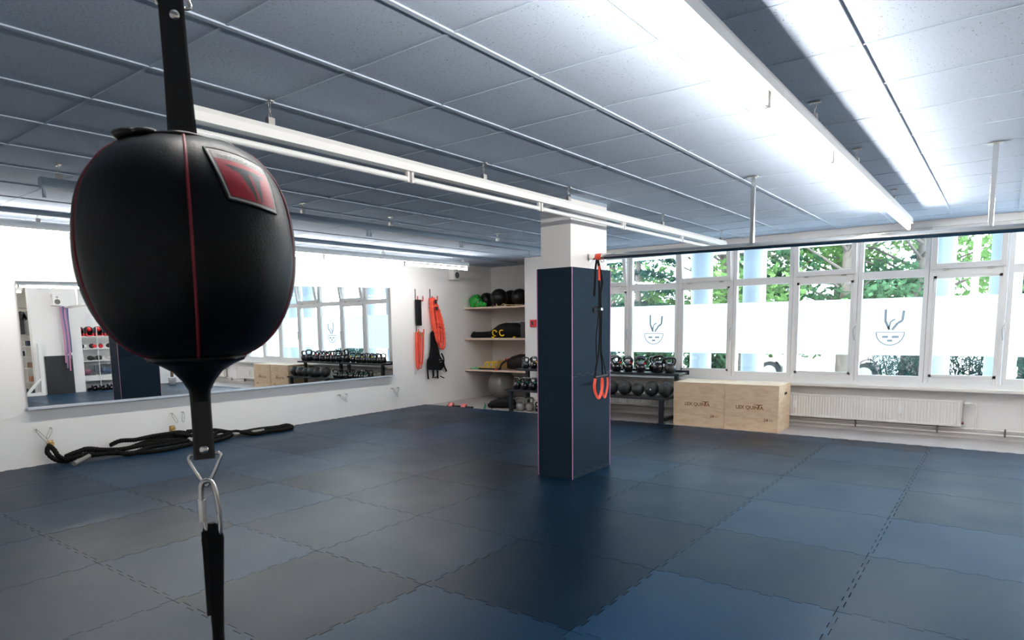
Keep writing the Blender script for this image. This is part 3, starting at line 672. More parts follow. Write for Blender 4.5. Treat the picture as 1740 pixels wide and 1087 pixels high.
# ------------------------------------------------------------------ plyometric boxes
def plyo(x0, x1, y0, y1, z1, label):
    t = thing('plyometric_box', label, 'box', ((x0 + x1) / 2, (y0 + y1) / 2, -.022), group='plywood jump boxes under the window')
    e = .018; z0 = -.022
    obj('front_panel', MB().bbox((x0, y0, z0), (x1, y0 + e, z1 - e), .0015), PLY, t)
    obj('back_panel', MB().bbox((x0, y1 - e, z0), (x1, y1, z1 - e), .0015), PLY, t)
    obj('top_panel', MB().bbox((x0, y0, z1 - e + .0003), (x1, y1, z1), .0015), PLY, t)
    for xa, xb in ((x0, x0 + e), (x1 - e, x1)):
        sp = obj('side_panel', MB().bbox((xa + .0004, y0 + e + .0003, z0), (xb - .0004, y1 - e - .0003, z1 - e - .0003), .001), PLY, t)
        if xb == x1:
            yc, zc = (y0 + y1) / 2 + .05, z1 - .13; hole = [(yc + .05 * math.copysign(1, math.cos(u)) + .018 * math.cos(u), zc + .018 * math.sin(u)) for u in [PI / 12 + PI * i / 12 for i in range(24)]]
            M = Matrix(((0, 0, 1, 0), (1, 0, 0, 0), (0, 1, 0, 0), (0, 0, 0, 1)))
            obj('hand_slot', MB().prism(hole, x1 - .002, x1 + .0008, M=M), mat('dark_slot_interior', (.05, .025, .012), .9), sp)
    sc_ = .067; cx = (x0 + x1) / 2; M = Matrix.Translation((cx - .02, y0 - .0004, z1 - .335)) @ Matrix.Rotation(PI / 2, 4, 'X')
    lt = text_mb('LEX QUIN A', sc_, M, .0003, bold=.0016)
    tx = cx + .098
    lt2 = MB().add([(tx - .075, y0 - .0008, z1 - .335 + .068), (tx + .062, y0 - .0008, z1 - .335 + .068), (tx + .055, y0 - .0008, z1 - .335 + .060), (tx + .016, y0 - .0008, z1 - .335 + .054), (tx + .012, y0 - .0008, z1 - .335), (tx + .002, y0 - .0008, z1 - .335), (tx - .002, y0 - .0008, z1 - .335 + .054), (tx - .040, y0 - .0008, z1 - .335 + .060)], [tuple(range(8))])
    lg = obj('lettering', lt, BURN, t); obj('lettering_tee', lt2, BURN, t)
    obj('number_mark', text_mb('24', .058, Matrix.Translation((cx + .20, y0 - .0004, z0 + .14)) @ Matrix.Rotation(PI / 2, 4, 'X'), .0003, bold=.0012), BURN, t)
    m2 = MB()
    for r_ in range(2):
        for c2 in range(3): m2.box((cx + .240 + c2 * .018, y0 - .0008, z0 + .142 + r_ * .020), (cx + .252 + c2 * .018, y0 - .0002, z0 + .153 + r_ * .020))
    obj('small_mark', m2, mat('faint_brown_mark', (.45, .28, .16), .7), t)
    return t
plyo(-3.765, -3.022, 9.33, 9.93, .612, 'left plywood jump box, standing next to the black kettlebell rack')
plyo(-3.018, -2.305, 9.32, 9.93, .612, 'right plywood jump box with a dark hand slot in its side, next to the radiator')

# ------------------------------------------------------------------ radiators and heating pipes
def radiator(x0, x1, label, valve=True):
    z0, z1, y0, y1 = .135, .455, 9.985, 10.075
    t = thing('radiator', label, 'radiator', ((x0 + x1) / 2, 10.03, z0))
    n = int((x1 - x0) / .034); h = (x1 - x0) / n; vs = []; fs = []; cols = []
    for i in range(n * 4 + 1):
        x = x0 + (x1 - x0) * i / (n * 4); d = .007 * (1 - abs(((i % 4) / 2) - 1)) if False else (.0, .004, .009, .004)[i % 4]
        cols.append((x, y0 + d))
    zs = [z0, z0 + .018, z0 + .03, z1 - .03, z1 - .018, z1]
    for (x, y) in cols:
        for k, z in enumerate(zs): vs.append((x, y if k in (2, 3) else y0, z))
    for i in range(len(cols) - 1):
        for k in range(5): fs.append((i * 6 + k, (i + 1) * 6 + k, (i + 1) * 6 + k + 1, i * 6 + k + 1))
    RADM = mat('cream_radiator_enamel', (.77, .74, .70), .4)
    obj('front_plate', MB().add(vs, fs), RADM, t)
    obj('side_cover', MB().bbox((x1 - .001, y0 - .002, z0), (x1 + .006, y1, z1 + .004), .002), RADM, t)
    obj('side_cover', MB().bbox((x0 - .006, y0 - .002, z0), (x0 + .001, y1, z1 + .004), .002), RADM, t)
    obj('top_grille', MB().bbox((x0, y0, z1 - .002), (x1, y1, z1 + .003), .001), RADM, t)
    obj('back_plate', MB().box((x0, y1 - .02, z0), (x1, y1 - .015, z1 - .003)), RADM, t)
    for xx in (x0 + .32, x1 - .64):
        if -3.2 < x0 < -3 and xx < -2.5: xx = -2.26
        obj('heat_meter', MB().bbox((xx - .018, y0 - .022, z0 + .12), (xx + .018, y0 - .001, z0 + .225), .004), WHITEM, t)
    if valve:
        vb = obj('valve_body', MB().cyl((x1 + .006, 10.03, z1 - .035), (x1 + .03, 10.03, z1 - .035), .011, 12), DULL, t)
        obj('thermostat_head', MB().cyl((x1 + .03, 10.03, z1 - .035), (x1 + .085, 10.03, z1 - .032), .021, 16, r2=.017), WHITEM, vb)
        obj('lower_valve', MB().cyl((x1 + .006, 10.03, z0 + .04), (x1 + .03, 10.03, z0 + .04), .016, 10), mat('dark_red_valve_cap', (.12, .03, .02), .5), t)
        obj('riser_pipe', MB().tube(smooth_path([(x1 + .085, 10.035, z1 - .034), (x1 + .13, 10.04, z1 - .04), (x1 + .145, 10.055, z1 - .09), (x1 + .145, 10.06, .13), (x1 + .145, 10.065, .108)], 4), .0085, 10), RADM, t)
    return t
radiator(-3.10, -.352, 'long cream panel radiator beside the plywood boxes')
radiator(-6.2, -3.95, 'cream panel radiator behind the racks of kettlebells and balls', False)
radiator(.36, 1.55, 'cream panel radiator seen only in the mirror, in the corner by the palm', False)
PIPE = mat('cream_pipe_paint', (.76, .72, .67), .4)
t = thing('heating_pipes', 'pair of cream heating pipes running along the wall below the radiators', 'pipe', (-2.5, 10.09, .03))
for z, r in ((.102, .0125), (.046, .0125)): obj('pipe', MB().cyl((-6.9, 10.078, z), (1.6, 10.078, z), r, 14), PIPE, t)
for x in (-4.24, -1.505, -.59, .085, -3.4, 1.1): obj('pipe_clamp', MB().bbox((x - .009, 10.060, .028), (x + .009, 10.115, .122), .002), mat('dark_clamp_metal', (.16, .15, .14), .45, .8), t)

# ------------------------------------------------------------------ racks
def rack(x0, x1, label):
    t = thing('kettlebell_rack', label, 'rack', ((x0 + x1) / 2, 9.6, -.022), group='black two-tier equipment racks')
    z0 = -.022
    obj('top_shelf', MB().bbox((x0, 9.585, .668), (x1, 9.935, .706), .004).v and MB().bbox((x0, 9.585, .668), (x1, 9.935, .706), .004), RACK, t)
    obj('lower_shelf', MB().bbox((x0 + .0, 9.235, .332), (x1 - .06, 9.62, .368), .004), RACK, t)
    obj('rear_lip', MB().bbox((x0, 9.936, .668), (x1 + .02, 9.95, .735), .002), RACK, t)
    for xa in (x0 + .10, x1 - .15):
        obj('front_post', MB().bbox((xa - .03, 9.27, z0 + .007), (xa + .03, 9.33, .331), .003), RACK, t)
        obj('rear_post', MB().bbox((xa + .02, 9.72, z0 + .007), (xa + .08, 9.78, .667), .003), RACK, t)
        obj('base_rail', MB().bbox((xa - .005, 9.331, z0 + .03), (xa + .045, 9.719, z0 + .08), .003), RACK, t)
        obj('foot_plate', MB().bbox((xa - .055, 9.24, z0), (xa + .055, 9.36, z0 + .007), .002), RACK, t)
        obj('foot_plate', MB().bbox((xa - .01, 9.70, z0), (xa + .11, 9.80, z0 + .007), .002), RACK, t)
        obj('shelf_arm', MB().bbox((xa, 9.621, .335), (xa + .05, 9.719, .365), .003), RACK, t)
    return t
rack(-5.39, -3.79, 'black two-tier rack carrying kettlebells and slam balls, next to the plywood boxes')
rack(-6.80, -5.42, 'black two-tier rack half hidden behind the pillar, beside the alcove shelves')

def kettlebell(name_label, loc, s, mats_, band=None, rz=0, group=None):
    """unit kettlebell: body radius .08, overall height .225 at scale 1"""
    t = thing('kettlebell', name_label, 'kettlebell', loc, rz, group)
    prof = [(.001, 0), (.052, 0), (.058, .003), (.068, .022), (.078, .050), (.081, .078), (.077, .106), (.065, .130), (.048, .145), (.030, .152), (.001, .155)]
    obj('body', MB().lathe([(r * s, z * s) for r, z in prof], n=26), mats_, t, local=True)
    P_ = smooth_path([(-.050, 0, .118), (-.066, 0, .150), (-.080, 0, .185), (-.072, 0, .214), (-.042, 0, .228), (0, 0, .230), (.042, 0, .228), (.072, 0, .214), (.080, 0, .185), (.066, 0, .150), (.050, 0, .118)], 4)
    obj('handle', MB().tube([p * s for p in P_], .0175 * s, 10), mats_, t, local=True)
    if band:
        a = Vector((.066, 0, .150)) * s; d = Vector((.008, 0, .035)).normalized() * .013 * s
        obj('colour_band', MB().cyl(a - d, a + d, .0205 * s, 12), band, t, local=True, label='coloured band at the foot of the handle')
    return t
proto = {}
def kb(label, loc, s, kind, band, rz, group):
    key = (kind, band)
    if key not in proto:
        proto[key] = kettlebell(label, loc, 1.0, {'g': IRON, 'm': IRONM, 's': SILVER}[kind], {'r': REDG, 'y': YELLOW, 't': TEAL, None: None}[band], rz, group)
        proto[key].scale = (s,) * 3
        return proto[key]
    return clone(proto[key], loc, rz, label, group, s)
ORD = ['first', 'second', 'third', 'fourth', 'fifth', 'sixth', 'seventh', 'eighth']
G1 = 'kettlebells on top of the rack by the plywood boxes'
front = [(-3.965, 1.0, 'm', None), (-4.155, 1.12, 'g', None), (-4.45, .94, 'g', 'r'), (-4.66, .96, 'g', 'r'), (-4.87, 1.0, 'g', 'r'), (-5.08, 1.05, 'g', 'r'), (-5.27, 1.1, 'g', None)]
for i, (x, s, k_, b_) in enumerate(front):
    lab = 'black kettlebell, %s from right, front row on top of the rack by the boxes' % ORD[i]
    if i == 0: lab = 'matte black kettlebell at the right end of the rack top, nearest the plywood boxes'
    if i == 1: lab = 'tallest black kettlebell in the front row of the rack top, second from the right end'
    kb(lab, (x, 9.68, .706), s, k_, b_, R0.uniform(-.25, .25), G1)
for i, (x, s, b_) in enumerate([(-4.07, .95, None), (-4.30, 1.0, 'r'), (-4.53, 1.0, None), (-4.76, 1.0, 'r'), (-4.98, 1.05, None), (-5.19, 1.05, 'r')]):
    kb('black kettlebell, %s from right, rear row on top of the rack by the boxes' % ORD[i], (x, 9.853, .706), s, 'g', b_, R0.uniform(-.3, .3), G1)
G2 = 'kettlebells on top of the rack beside the alcove'
for i, (x, s, b_) in enumerate([(-5.54, 1.25, None), (-5.76, .9, 'y'), (-5.94, .86, 'y'), (-6.12, .86, 'y'), (-6.30, .86, 'y'), (-6.47, .84, 'y'), (-6.64, .84, None)]):
    kb('black kettlebell, %s from right, front row on top of the rack beside the alcove' % ORD[i], (x, 9.68, .706), s, 'g', b_, R0.uniform(-.3, .3), G2)
for i, x in enumerate([-5.86, -6.04, -6.22, -6.40, -6.57]):
    kb('black kettlebell, %s from right, rear row on top of the rack beside the alcove' % ORD[i], (x, 9.85, .706), .85, 'g', 'y', R0.uniform(-.3, .3), G2)
G3 = 'kettlebells on the lower shelf of the rack beside the alcove'
for i, x in enumerate([-5.56, -5.74, -5.92, -6.10, -6.28, -6.44, -6.60]):
    kb('black kettlebell, %s from right, front row of the lower shelf beside the alcove' % ORD[i], (x, 9.34, .368), .86, 'g', 't', R0.uniform(-.4, .4), G3)
for i, x in enumerate([-5.65, -5.83, -6.01, -6.19, -6.36, -6.52]):
    kb('black kettlebell, %s from right, rear row of the lower shelf beside the alcove' % ORD[i], (x, 9.515, .368), .82, 'g', 't', R0.uniform(-.4, .4), G3)
G4 = 'kettlebells on the floor under the rack beside the alcove'
kb('left silver kettlebell on the floor beside the rack foot', (-6.60, 9.44, -.022), 1.0, 's', None, .2, G4)
kb('right silver kettlebell on the floor, its handle turned sideways', (-6.44, 9.50, -.022), .98, 's', None, 1.25, G4)
for i, x in enumerate([-6.27, -6.14, -6.01]):
    kb('small black kettlebell on the floor under the rack, %s right of the silver pair' % ORD[i], (x, 9.50, -.022), .68, 'g', None, R0.uniform(-.5, .5), G4)

def slam(label, c, r, name='slam_ball', m_=None, cat='slam ball', valve=None, group=None, grip=True):
    t = thing(name, label, cat, (c[0], c[1], c[2] - r), group=group)
    obj('ball', MB().sph(c, r, 36), m_ or mat('black_slam_ball_rubber', (.022, .025, .026), .5, bump=(160, .4)), t)
    c = Vector(c)
    d = (valve if valve else Vector((.3, -.8, .5))).normalized(); obj('valve', MB().cyl(c + d * (r - .002), c + d * (r + .0015), .007 if not valve else .012, 12), WHITEM if valve else DULL, t)
    return t
G5 = 'slam balls on the lower shelf of the rack by the boxes'
for i, (x, r) in enumerate([(-3.925, .115), (-4.15, .112), (-4.375, .100), (-4.59, .113), (-4.815, .108), (-5.07, .125)]):
    slam('black slam ball on the lower rack shelf, %s from the plywood boxes' % ORD[i], (x, 9.42, .368 + r), r, valve=Vector((.25, -1, .0)) if i == 1 else None, group=G5)

# ------------------------------------------------------------------ alcove shelves and what lies on them
def shelf(z, label):
    return tag(obj('wall_shelf', MB().bbox((WX + .001, 10.36, z - .034), (AX - .001, AY - .002, z), .003), WOODS), label, 'shelf', 'pale wood shelves in the alcove')
Z1, Z2, Z3 = 1.840, 1.222, .592
shelf(Z1, 'topmost pale wood shelf in the alcove, carrying black balls')
shelf(Z2, 'middle pale wood shelf in the alcove, carrying a long black sandbag and a roller')
shelf(Z3, 'lowest pale wood shelf in the alcove, above the grey exercise ball')
BB = mat('black_vinyl_ball', (.007, .007, .008), .36, spec=.35)
def shelf_ball(px, py, y, r, label):
    p = onY(px, py, y); slam(label, (p.x, y, Z1 + r), r, 'medicine_ball', BB, 'medicine ball', group='black balls on the top alcove shelf')
shelf_ball(827, 507, 10.80, .150, 'black ball on the top alcove shelf, next to the green bag')
shelf_ball(848, 504, 10.56, .175, 'large black ball in the middle front of the top alcove shelf')
shelf_ball(883, 504, 10.58, .165, 'black ball at the right end of the top alcove shelf')
shelf_ball(868, 502, 11.05, .170, 'black ball at the rear of the top alcove shelf, between the two front balls')
def blob(c, size, seed, amp=.18, n=28, freq=2.2, flat=True, M=None):
    mb = MB().sph((0, 0, 0), 1, n); out = []
    for v_ in mb.v:
        q_ = v_ * (1 + amp * noise.noise(v_ * freq + Vector((seed, seed * .7, 0))) + amp * .4 * noise.noise(v_ * freq * 3 + Vector((seed, 0, 3))))
        p = Vector((q_.x * size[0], q_.y * size[1], q_.z * size[2]))
        if M: p = M @ p
        p += Vector(c)
        if flat and p.z < c[2] - size[2] * .8: p.z = c[2] - size[2] * .8
        out.append(p)
    mb.v = out; return mb
gb = thing('drawstring_bag', 'bright green nylon bag slumped at the left end of the top alcove shelf', 'bag', (-8.45, 10.56, Z1))
obj('bag_body', blob((-8.47, 10.58, Z1 + .112), (.13, .14, .14), 3, .35), GREEN, gb)
obj('bag_neck', blob((-8.29, 10.50, Z1 + .050), (.14, .08, .06), 5, .35), GREEN, gb)
obj('cord_lock', MB().bbox((-8.33, 10.445, Z1 + .07), (-8.30, 10.46, Z1 + .13), .003), DULL, gb)
tag(obj('yellow_cord', MB().tube(smooth_path([(-7.83, 10.42, Z1 + .05), (-7.80, 10.41, Z1 + .008), (-7.72, 10.42, Z1 + .008), (-7.66, 10.41, Z1 + .045), (-7.60, 10.41, Z1 + .03), (-7.45, 10.42, Z1 + .02), (-7.2, 10.41, Z1 + .012)], 5), .007, 7), mat('pale_yellow_cord', (.75, .58, .25), .7)),
    'pale yellow cord lying in front of the black balls', 'cord')
# middle shelf
sb = thing('sandbag', 'long black sandbag with yellow handles lying on the middle alcove shelf', 'sandbag', (-7.9, 10.6, Z2))
vs = []; prof = [(-8.60, .03), (-8.55, .062), (-8.3, .062), (-8.12, .068), (-7.98, .10), (-7.85, .135), (-7.72, .15), (-7.5, .145), (-7.36, .12), (-7.32, .05)]
M = Matrix.Rotation(PI / 2, 4, 'Y'); mb = MB()
pts = [Vector((x, 10.60 + .02 * math.sin(x * 9), Z2 + r * 1.0)) for x, r in prof]
mb.tube(pts, [r for _, r in prof], 20); obj('bag_body', mb, BLACKN, sb)
for x, y, rz_ in ((-7.90, 10.445, .3), (-7.72, 10.438, .9)):
    obj('handle', MB().tube([(x + .055 * math.cos(u), y - .012 * math.sin(u), Z2 + .10 + .055 * math.sin(u)) for u in [rz_ + 1.5 * PI * i / 16 for i in range(17)]], [(.012, .003)] * 17, flat=(0, 1, 0)), YELLOW, sb, label='yellow webbing handle')
for x in (-7.94, -7.42): obj('handle_tab', MB().bbox((x - .03, 10.425, Z2 + .001), (x + .03, 10.447, Z2 + .03), .003), YELLOW, sb)
obj('end_strap', MB().tube([(-8.55, 10.60 + .066 * math.cos(u), Z2 + .066 + .066 * math.sin(u)) for u in [2 * PI * i / 16 for i in range(16)]], .006, 6, closed=True), TEAL, sb, label='green end strap')
bx = thing('clear_storage_box', 'clear plastic box behind the black sandbag on the middle alcove shelf', 'storage box', (-7.45, 10.95, Z2))
p0, p1 = -7.72, -7.27; z0_, z1_ = Z2 + .001, Z2 + .30; y0_, y1_ = 10.78, 11.1
mb = MB()
obj('tub', MB().box((p0, y0_, z0_), (p1, y0_ + .004, z1_)).box((p0, y1_ - .004, z0_), (p1, y1_, z1_)).box((p0, y0_, z0_), (p0 + .004, y1_, z1_)).box((p1 - .004, y0_, z0_), (p1, y1_, z1_)).box((p0, y0_, z0_), (p1, y1_, z0_ + .004)), CLEARP, bx)
obj('lid', MB().bbox((p0 - .01, y0_ - .01, z1_ + .001), (p1 + .01, y1_ + .01, z1_ + .018), .004), mat('milky_lid_plastic', (.6, .62, .64), .4), bx)
obj('contents', blob(((p0 + p1) / 2, (y0_ + y1_) / 2, Z2 + .13), (.18, .12, .12), 9, .2), mat('blue_grey_cloth', (.16, .22, .32), .8), bx)
q = onY(891, 562, 10.50); q.x = max(q.x, -7.22)
tag(obj('foam_roller', MB().lathe([(.001, Z2), (.074, Z2), (.078, Z2 + .004), (.078, Z2 + .308), (.074, Z2 + .312), (.04, Z2 + .312), (.04, Z2 + .29), (.001, Z2 + .29)], (q.x, 10.50, 0), 28), mat('dark_grey_foam', (.055, .055, .058), .8, bump=(120, .5))), 'dark grey foam roller standing upright at the right end of the middle shelf', 'foam roller')
# lowest shelf
tag(obj('resistance_band_coil', MB().tube([(-8.42 + .10 * math.cos(u), 10.47 + .06 * math.sin(u), Z3 + .014 + .006 * (i % 3)) for i, u in enumerate([2 * PI * i / 24 for i in range(24)])], .012, 8, closed=True), MINT), 'small coil of mint green band on the left end of the lowest shelf', 'resistance band')
yh = thing('agility_hurdle_stack', 'nested yellow plastic hurdles with black feet lying on the lowest alcove shelf', 'agility hurdles', (-8.0, 10.5, Z3))
for i in range(6):
    x = -8.13 + i * .048; P_ = [(x, 10.42, Z3 + .035), (x - .015, 10.42, Z3 + .10), (x - .005, 10.43, Z3 + .145), (x + .04, 10.52, Z3 + .155), (x + .06, 10.60, Z3 + .14), (x + .06, 10.62, Z3 + .035)]
    obj('hurdle_bow', MB().tube(smooth_path(P_, 5), .008, 8), YELLOW, yh)
obj('base_strap', MB().bbox((-8.30, 10.41, Z3 + .001), (-7.75, 10.44, Z3 + .03), .004), BLACKN, yh)
obj('yellow_bar', MB().bbox((-8.33, 10.45, Z3 + .032), (-8.12, 10.48, Z3 + .05), .004), YELLOW, yh)
obj('mesh_panel', MB().bbox((-7.88, 10.50, Z3 + .03), (-7.66, 10.53, Z3 + .19), .01), mat('tan_brown_net', (.36, .20, .05), .7), yh)
sb = thing('heavy_sandbag', 'thick black sandbag with red trim lying on the lowest alcove shelf', 'sandbag', (-7.3, 10.6, Z3))
prof = [(-7.74, .05), (-7.70, .09), (-7.58, .13), (-7.4, .155), (-7.2, .158), (-7.04, .14), (-6.99, .06)]
obj('bag_body', MB().tube([(x, 10.62, Z3 + .005 + r) for x, r in prof], [r for _, r in prof], 22), BB, sb)
obj('carry_strap', MB().tube(smooth_path([(-7.66, 10.50, Z3 + .20), (-7.72, 10.42, Z3 + .12), (-7.76, 10.40, Z3 + .03), (-7.84, 10.40, Z3 + .014)], 5), [(.02, .003)] * 16, flat=(0, 1, 0)), BLACKN, sb)
obj('strap_end', MB().bbox((-7.88, 10.385, Z3 + .002), (-7.80, 10.415, Z3 + .022), .004), REDG, sb)
obj('red_trim', MB().bbox((-7.70, 10.50, Z3 + .205), (-7.62, 10.56, Z3 + .225), .004), REDG, sb)
# alcove floor
q = onZ(834, 693, -.022)
slam('large shiny grey exercise ball on the floor below the lowest alcove shelf', (-7.98, 10.78, -.022 + .298), .298, 'exercise_ball', GBALL, 'exercise ball')
sb = thing('floor_sandbag', 'black sandbag with a green strap lying on the floor in front of the grey ball', 'sandbag', (-7.1, 9.55, -.022))
prof = [(-7.33, .03), (-7.27, .062), (-7.15, .085), (-7.0, .092), (-6.88, .08), (-6.83, .04)]
obj('bag_body', MB().tube([(x, 9.55 + (x + 7.1) * .4, -.020 + r) for x, r in prof], [r for _, r in prof], 18), BLACKN, sb)
obj('green_strap', MB().tube([(-7.37, 9.42, .055), (-7.33, 9.37, .03), (-7.27, 9.26, -.016)], [(.022, .002)] * 3, flat=(1, .4, .6)), TEAL, sb)
obj('black_strap', MB().tube([(-7.33, 9.45, .05), (-7.22, 9.38, .02), (-7.10, 9.27, -.016)], [(.02, .002)] * 3, flat=(1, .4, .6)), BLACKN, sb)
def slide(px, py, label):
    p = onZ(px, py, -.022); c = Vector((p.x, 9.24, -.022)); t = thing('slide_sandal', label, 'sandal', c, rz=.15, group='slide sandals left on the floor by the mat edge')
    sole = [(-.13, -.028), (-.10, -.043), (0, -.04), (.09, -.048), (.13, -.035), (.14, 0), (.13, .035), (.09, .046), (0, .04), (-.10, .043), (-.13, .028)]
    obj('sole', MB().prism(sole, 0, .028), BLACKF, t, local=True)
    P_ = [(-.03, .052 * math.cos(u), .020 + .058 * math.sin(u)) for u in [PI * i / 12 for i in range(13)]]
    P_ = [Vector((x - .02, y, z)) for x, y, z in P_]; mb = MB().tube(P_, [(.042, .004)] * 13, flat=None) if False else MB()
    vs = []; 
    for dx in (-.045, .045):
        for u in [PI * i / 12 for i in range(13)]: vs.append((dx - .045, .050 * math.cos(u), .018 + .060 * math.sin(u)))
    for dx in (-.045, .045):
        for u in [PI * i / 12 for i in range(13)]: vs.append((dx - .045, .044 * math.cos(u), .014 + .056 * math.sin(u)))
    fs = []
    for i in range(12): fs += [(i, i + 1, 14 + i, 13 + i), (26 + i, 39 + i, 40 + i, 27 + i), (i, 26 + i, 27 + i, i + 1), (13 + i, 14 + i, 40 + i, 39 + i)]
    obj('strap', MB().add(vs, fs, 0, True), PINKS, t, local=True, label='salmon pink strap')
slide(770, 691, 'left slide sandal with a salmon pink strap on the floor by the mat edge')
slide(797, 692, 'right slide sandal with a salmon pink strap on the floor near the grey ball')
# fire alarm
fa = thing('fire_alarm_box', 'small red fire alarm call point on the white wall end beside the pillar', 'fire alarm', (-6.75, WY, 1.44))
q = onY(907, 549, WY)
obj('housing', MB().bbox((q.x - .062, WY - .04, q.z - .065), (q.x + .062, WY, q.z + .065), .006), REDG, fa)
obj('call_window', MB().bbox((q.x - .03, WY - .044, q.z - .035), (q.x + .02, WY - .041, q.z + .04), .002), BLACKF, fa)

# ------------------------------------------------------------------ battle ropes on the floor by the mirror wall
def twisted(P_, r=.026, pitch=.10):
    P_ = smooth_path(P_, 10); out = []; d = 0; step = .009; acc = [P_[0]]
    for a, b in zip(P_, P_[1:]):
        L = (b - a).length
        while d <= L: acc.append(a.lerp(b, d / L)); d += step
        d -= L
    mb = MB(); up = Vector((0, 0, 1)); N_ = len(acc)
    fr = []
    for i, p in enumerate(acc):
        t_ = (acc[min(i + 1, N_ - 1)] - acc[max(i - 1, 0)]).normalized(); u = (up - t_ * up.dot(t_)); u = u.normalized() if u.length > .1 else Vector((1, 0, 0)); fr.append((u, t_.cross(u)))
    for k in range(3):
        pts = []
        for i, p in enumerate(acc):
            ph = 2 * PI * (i * step / pitch + k / 3); u, w = fr[i]; pts.append(p + (u * math.cos(ph) + w * math.sin(ph)) * r * .52)
        mb.tube(pts, r * .60, 6)
    return mb
def RP(px, py, dx=0):
    p = onX(px, py, -8.45 + dx)
    if p.z < .027: p = onZ(px, py, .027)
    if p.x < -8.56: p.x = -8.56
    if p.z > .17 and px > 100: p.z = .17
    return p
G = 'black battle ropes heaped along the mirror wall'
def rope(label, paths, ends):
    t = thing('battle_rope', label, 'battle rope', (-8.45, paths[0][0].y, 0), group=G)
    for P_ in paths: obj('rope', twisted(P_), ROPEM, t)
    for a, b in ends:
        obj('end_sleeve', MB().tube([a, a.lerp(b, .5), b], .026, 12), TAPE, t)
    return t
e1 = RP(126, 788, .0); e1b = RP(152, 774, .05)
rope('left black battle rope looped through the brass anchor below the left end of the mirror', [
    [RP(152, 774, .05), RP(185, 770, .05), RP(230, 769, .1), RP(280, 764, .1), RP(330, 753, .1)],
    [RP(84, 757, -.08), RP(80, 766, -.06), RP(86, 775, -.03), RP(98, 782), RP(113, 783), RP(126, 777), RP(134, 768), RP(150, 762), RP(185, 765), RP(215, 762), RP(250, 750), RP(285, 741), RP(318, 742)],
    [RP(84, 757, -.08), RP(92, 764, -.04), RP(100, 775), RP(115, 780, .03), RP(145, 772, .03), RP(190, 767, .03), RP(220, 771, .05), RP(255, 760, .05), RP(290, 754, .05), RP(322, 748, .05)],
    [RP(112, 775), RP(140, 765), RP(170, 764, .03), RP(205, 763, .04), RP(240, 757, .03), RP(270, 752, .03), RP(310, 746, .03)]],
    [(e1, e1b)])
e2, e2b = RP(395, 738, .05), RP(412, 736, .05)
rope('right black battle rope stretching from the second brass anchor towards the alcove', [
    [RP(188, 756, -.02), RP(205, 748), RP(230, 747), RP(262, 740), RP(290, 732), RP(305, 731), RP(318, 737), RP(312, 745), RP(285, 747, .02), RP(262, 750, .02)],
    [RP(296, 737, .03), RP(330, 740, .03), RP(358, 741, .03), RP(372, 733), RP(395, 734), RP(430, 733), RP(465, 727), RP(488, 722), RP(497, 726)],
    [RP(318, 733, -.03), RP(345, 731, -.03), RP(370, 731, -.03), RP(400, 735, -.02), RP(440, 729, -.02), RP(475, 725, -.02), RP(497, 724)],
    [RP(322, 752, .1), RP(350, 752, .1), RP(372, 747, .08), RP(388, 742, .06), e2],
    [RP(497, 726), RP(480, 730), RP(455, 733), RP(430, 737, .04), RP(400, 733, .02), RP(375, 741, .05), RP(345, 745, .05)]],
    [(e2, e2b), (RP(428, 734, .06), RP(448, 731, .06))])
for px, py, lab in ((85, 755, 'brass wall anchor holding the left battle rope, below the left end of the mirror'), (292, 729, 'brass wall anchor behind the rope heap, left of the punching bag strap')):
    p = onX(px, py, WX); t = thing('rope_anchor', lab, 'wall anchor', p)
    obj('plate', MB().bbox((WX, p.y - .035, p.z - .03), (WX + .008, p.y + .035, p.z + .05), .002), BRASS, t)
    obj('eye', MB().tube([(WX + .045, p.y + .028 * math.cos(u), p.z + .01 + .028 * math.sin(u)) for u in [2 * PI * i / 14 for i in range(14)]], .006, 8, closed=True).cyl((WX + .006, p.y, p.z + .038), (WX + .045, p.y, p.z + .038), .006, 8), BRASS, t)
# pairs of screw hooks with snap links
def wall_hook(px, py, v, lab):
    p = onX(px, py, WX); t = thing('wall_hook', lab, 'wall hook', p, group='pairs of snap hooks on the wall below the mirror')
    for i, dy in enumerate((-.075, .075)):
        e = obj('eye_bolt', MB().cyl((WX, p.y + dy, p.z), (WX + .05, p.y + dy, p.z), .0055, 8).tube([(WX + .055 + .012 * math.cos(u), p.y + dy, p.z + .012 * math.sin(u)) for u in [2 * PI * k / 10 for k in range(10)]], .003, 6, closed=True), DULL, t)
        a = Vector((WX + .055, p.y + dy, p.z - .008)); b = {0: Vector((.02, .10 if i == 0 else -.06, -.15 if i == 0 else -.10)), 1: Vector((.015, .05 if i == 0 else -.02, -.12)), 2: Vector((.02, .13 if i == 0 else -.05, -.12 if i == 0 else -.09))}[v]
        d = b.normalized(); s_ = d.cross(Vector((1, 0, 0))).normalized() * .013; L = b.length
        loop = [a + s_ * .3, a + b * .15 + s_, a + b * .85 + s_, a + b, a + b * .85 - s_, a + b * .15 - s_, a - s_ * .3]
        obj('snap_link', MB().tube(smooth_path(loop + [loop[0]], 4)[:-1], .0042, 7, closed=True), DULL, t)
wall_hook(72, 728, 0, 'crossed pair of steel snap hooks on the wall below the left end of the mirror')
wall_hook(299, 701, 1, 'pair of steel snap hooks on the wall just left of the punching bag strap')
wall_hook(580, 670, 2, 'pair of steel snap hooks on the wall below the right part of the mirror')
wall_hook(669, 659, 0, 'pair of steel snap hooks on the wall beside the lower right mirror corner')

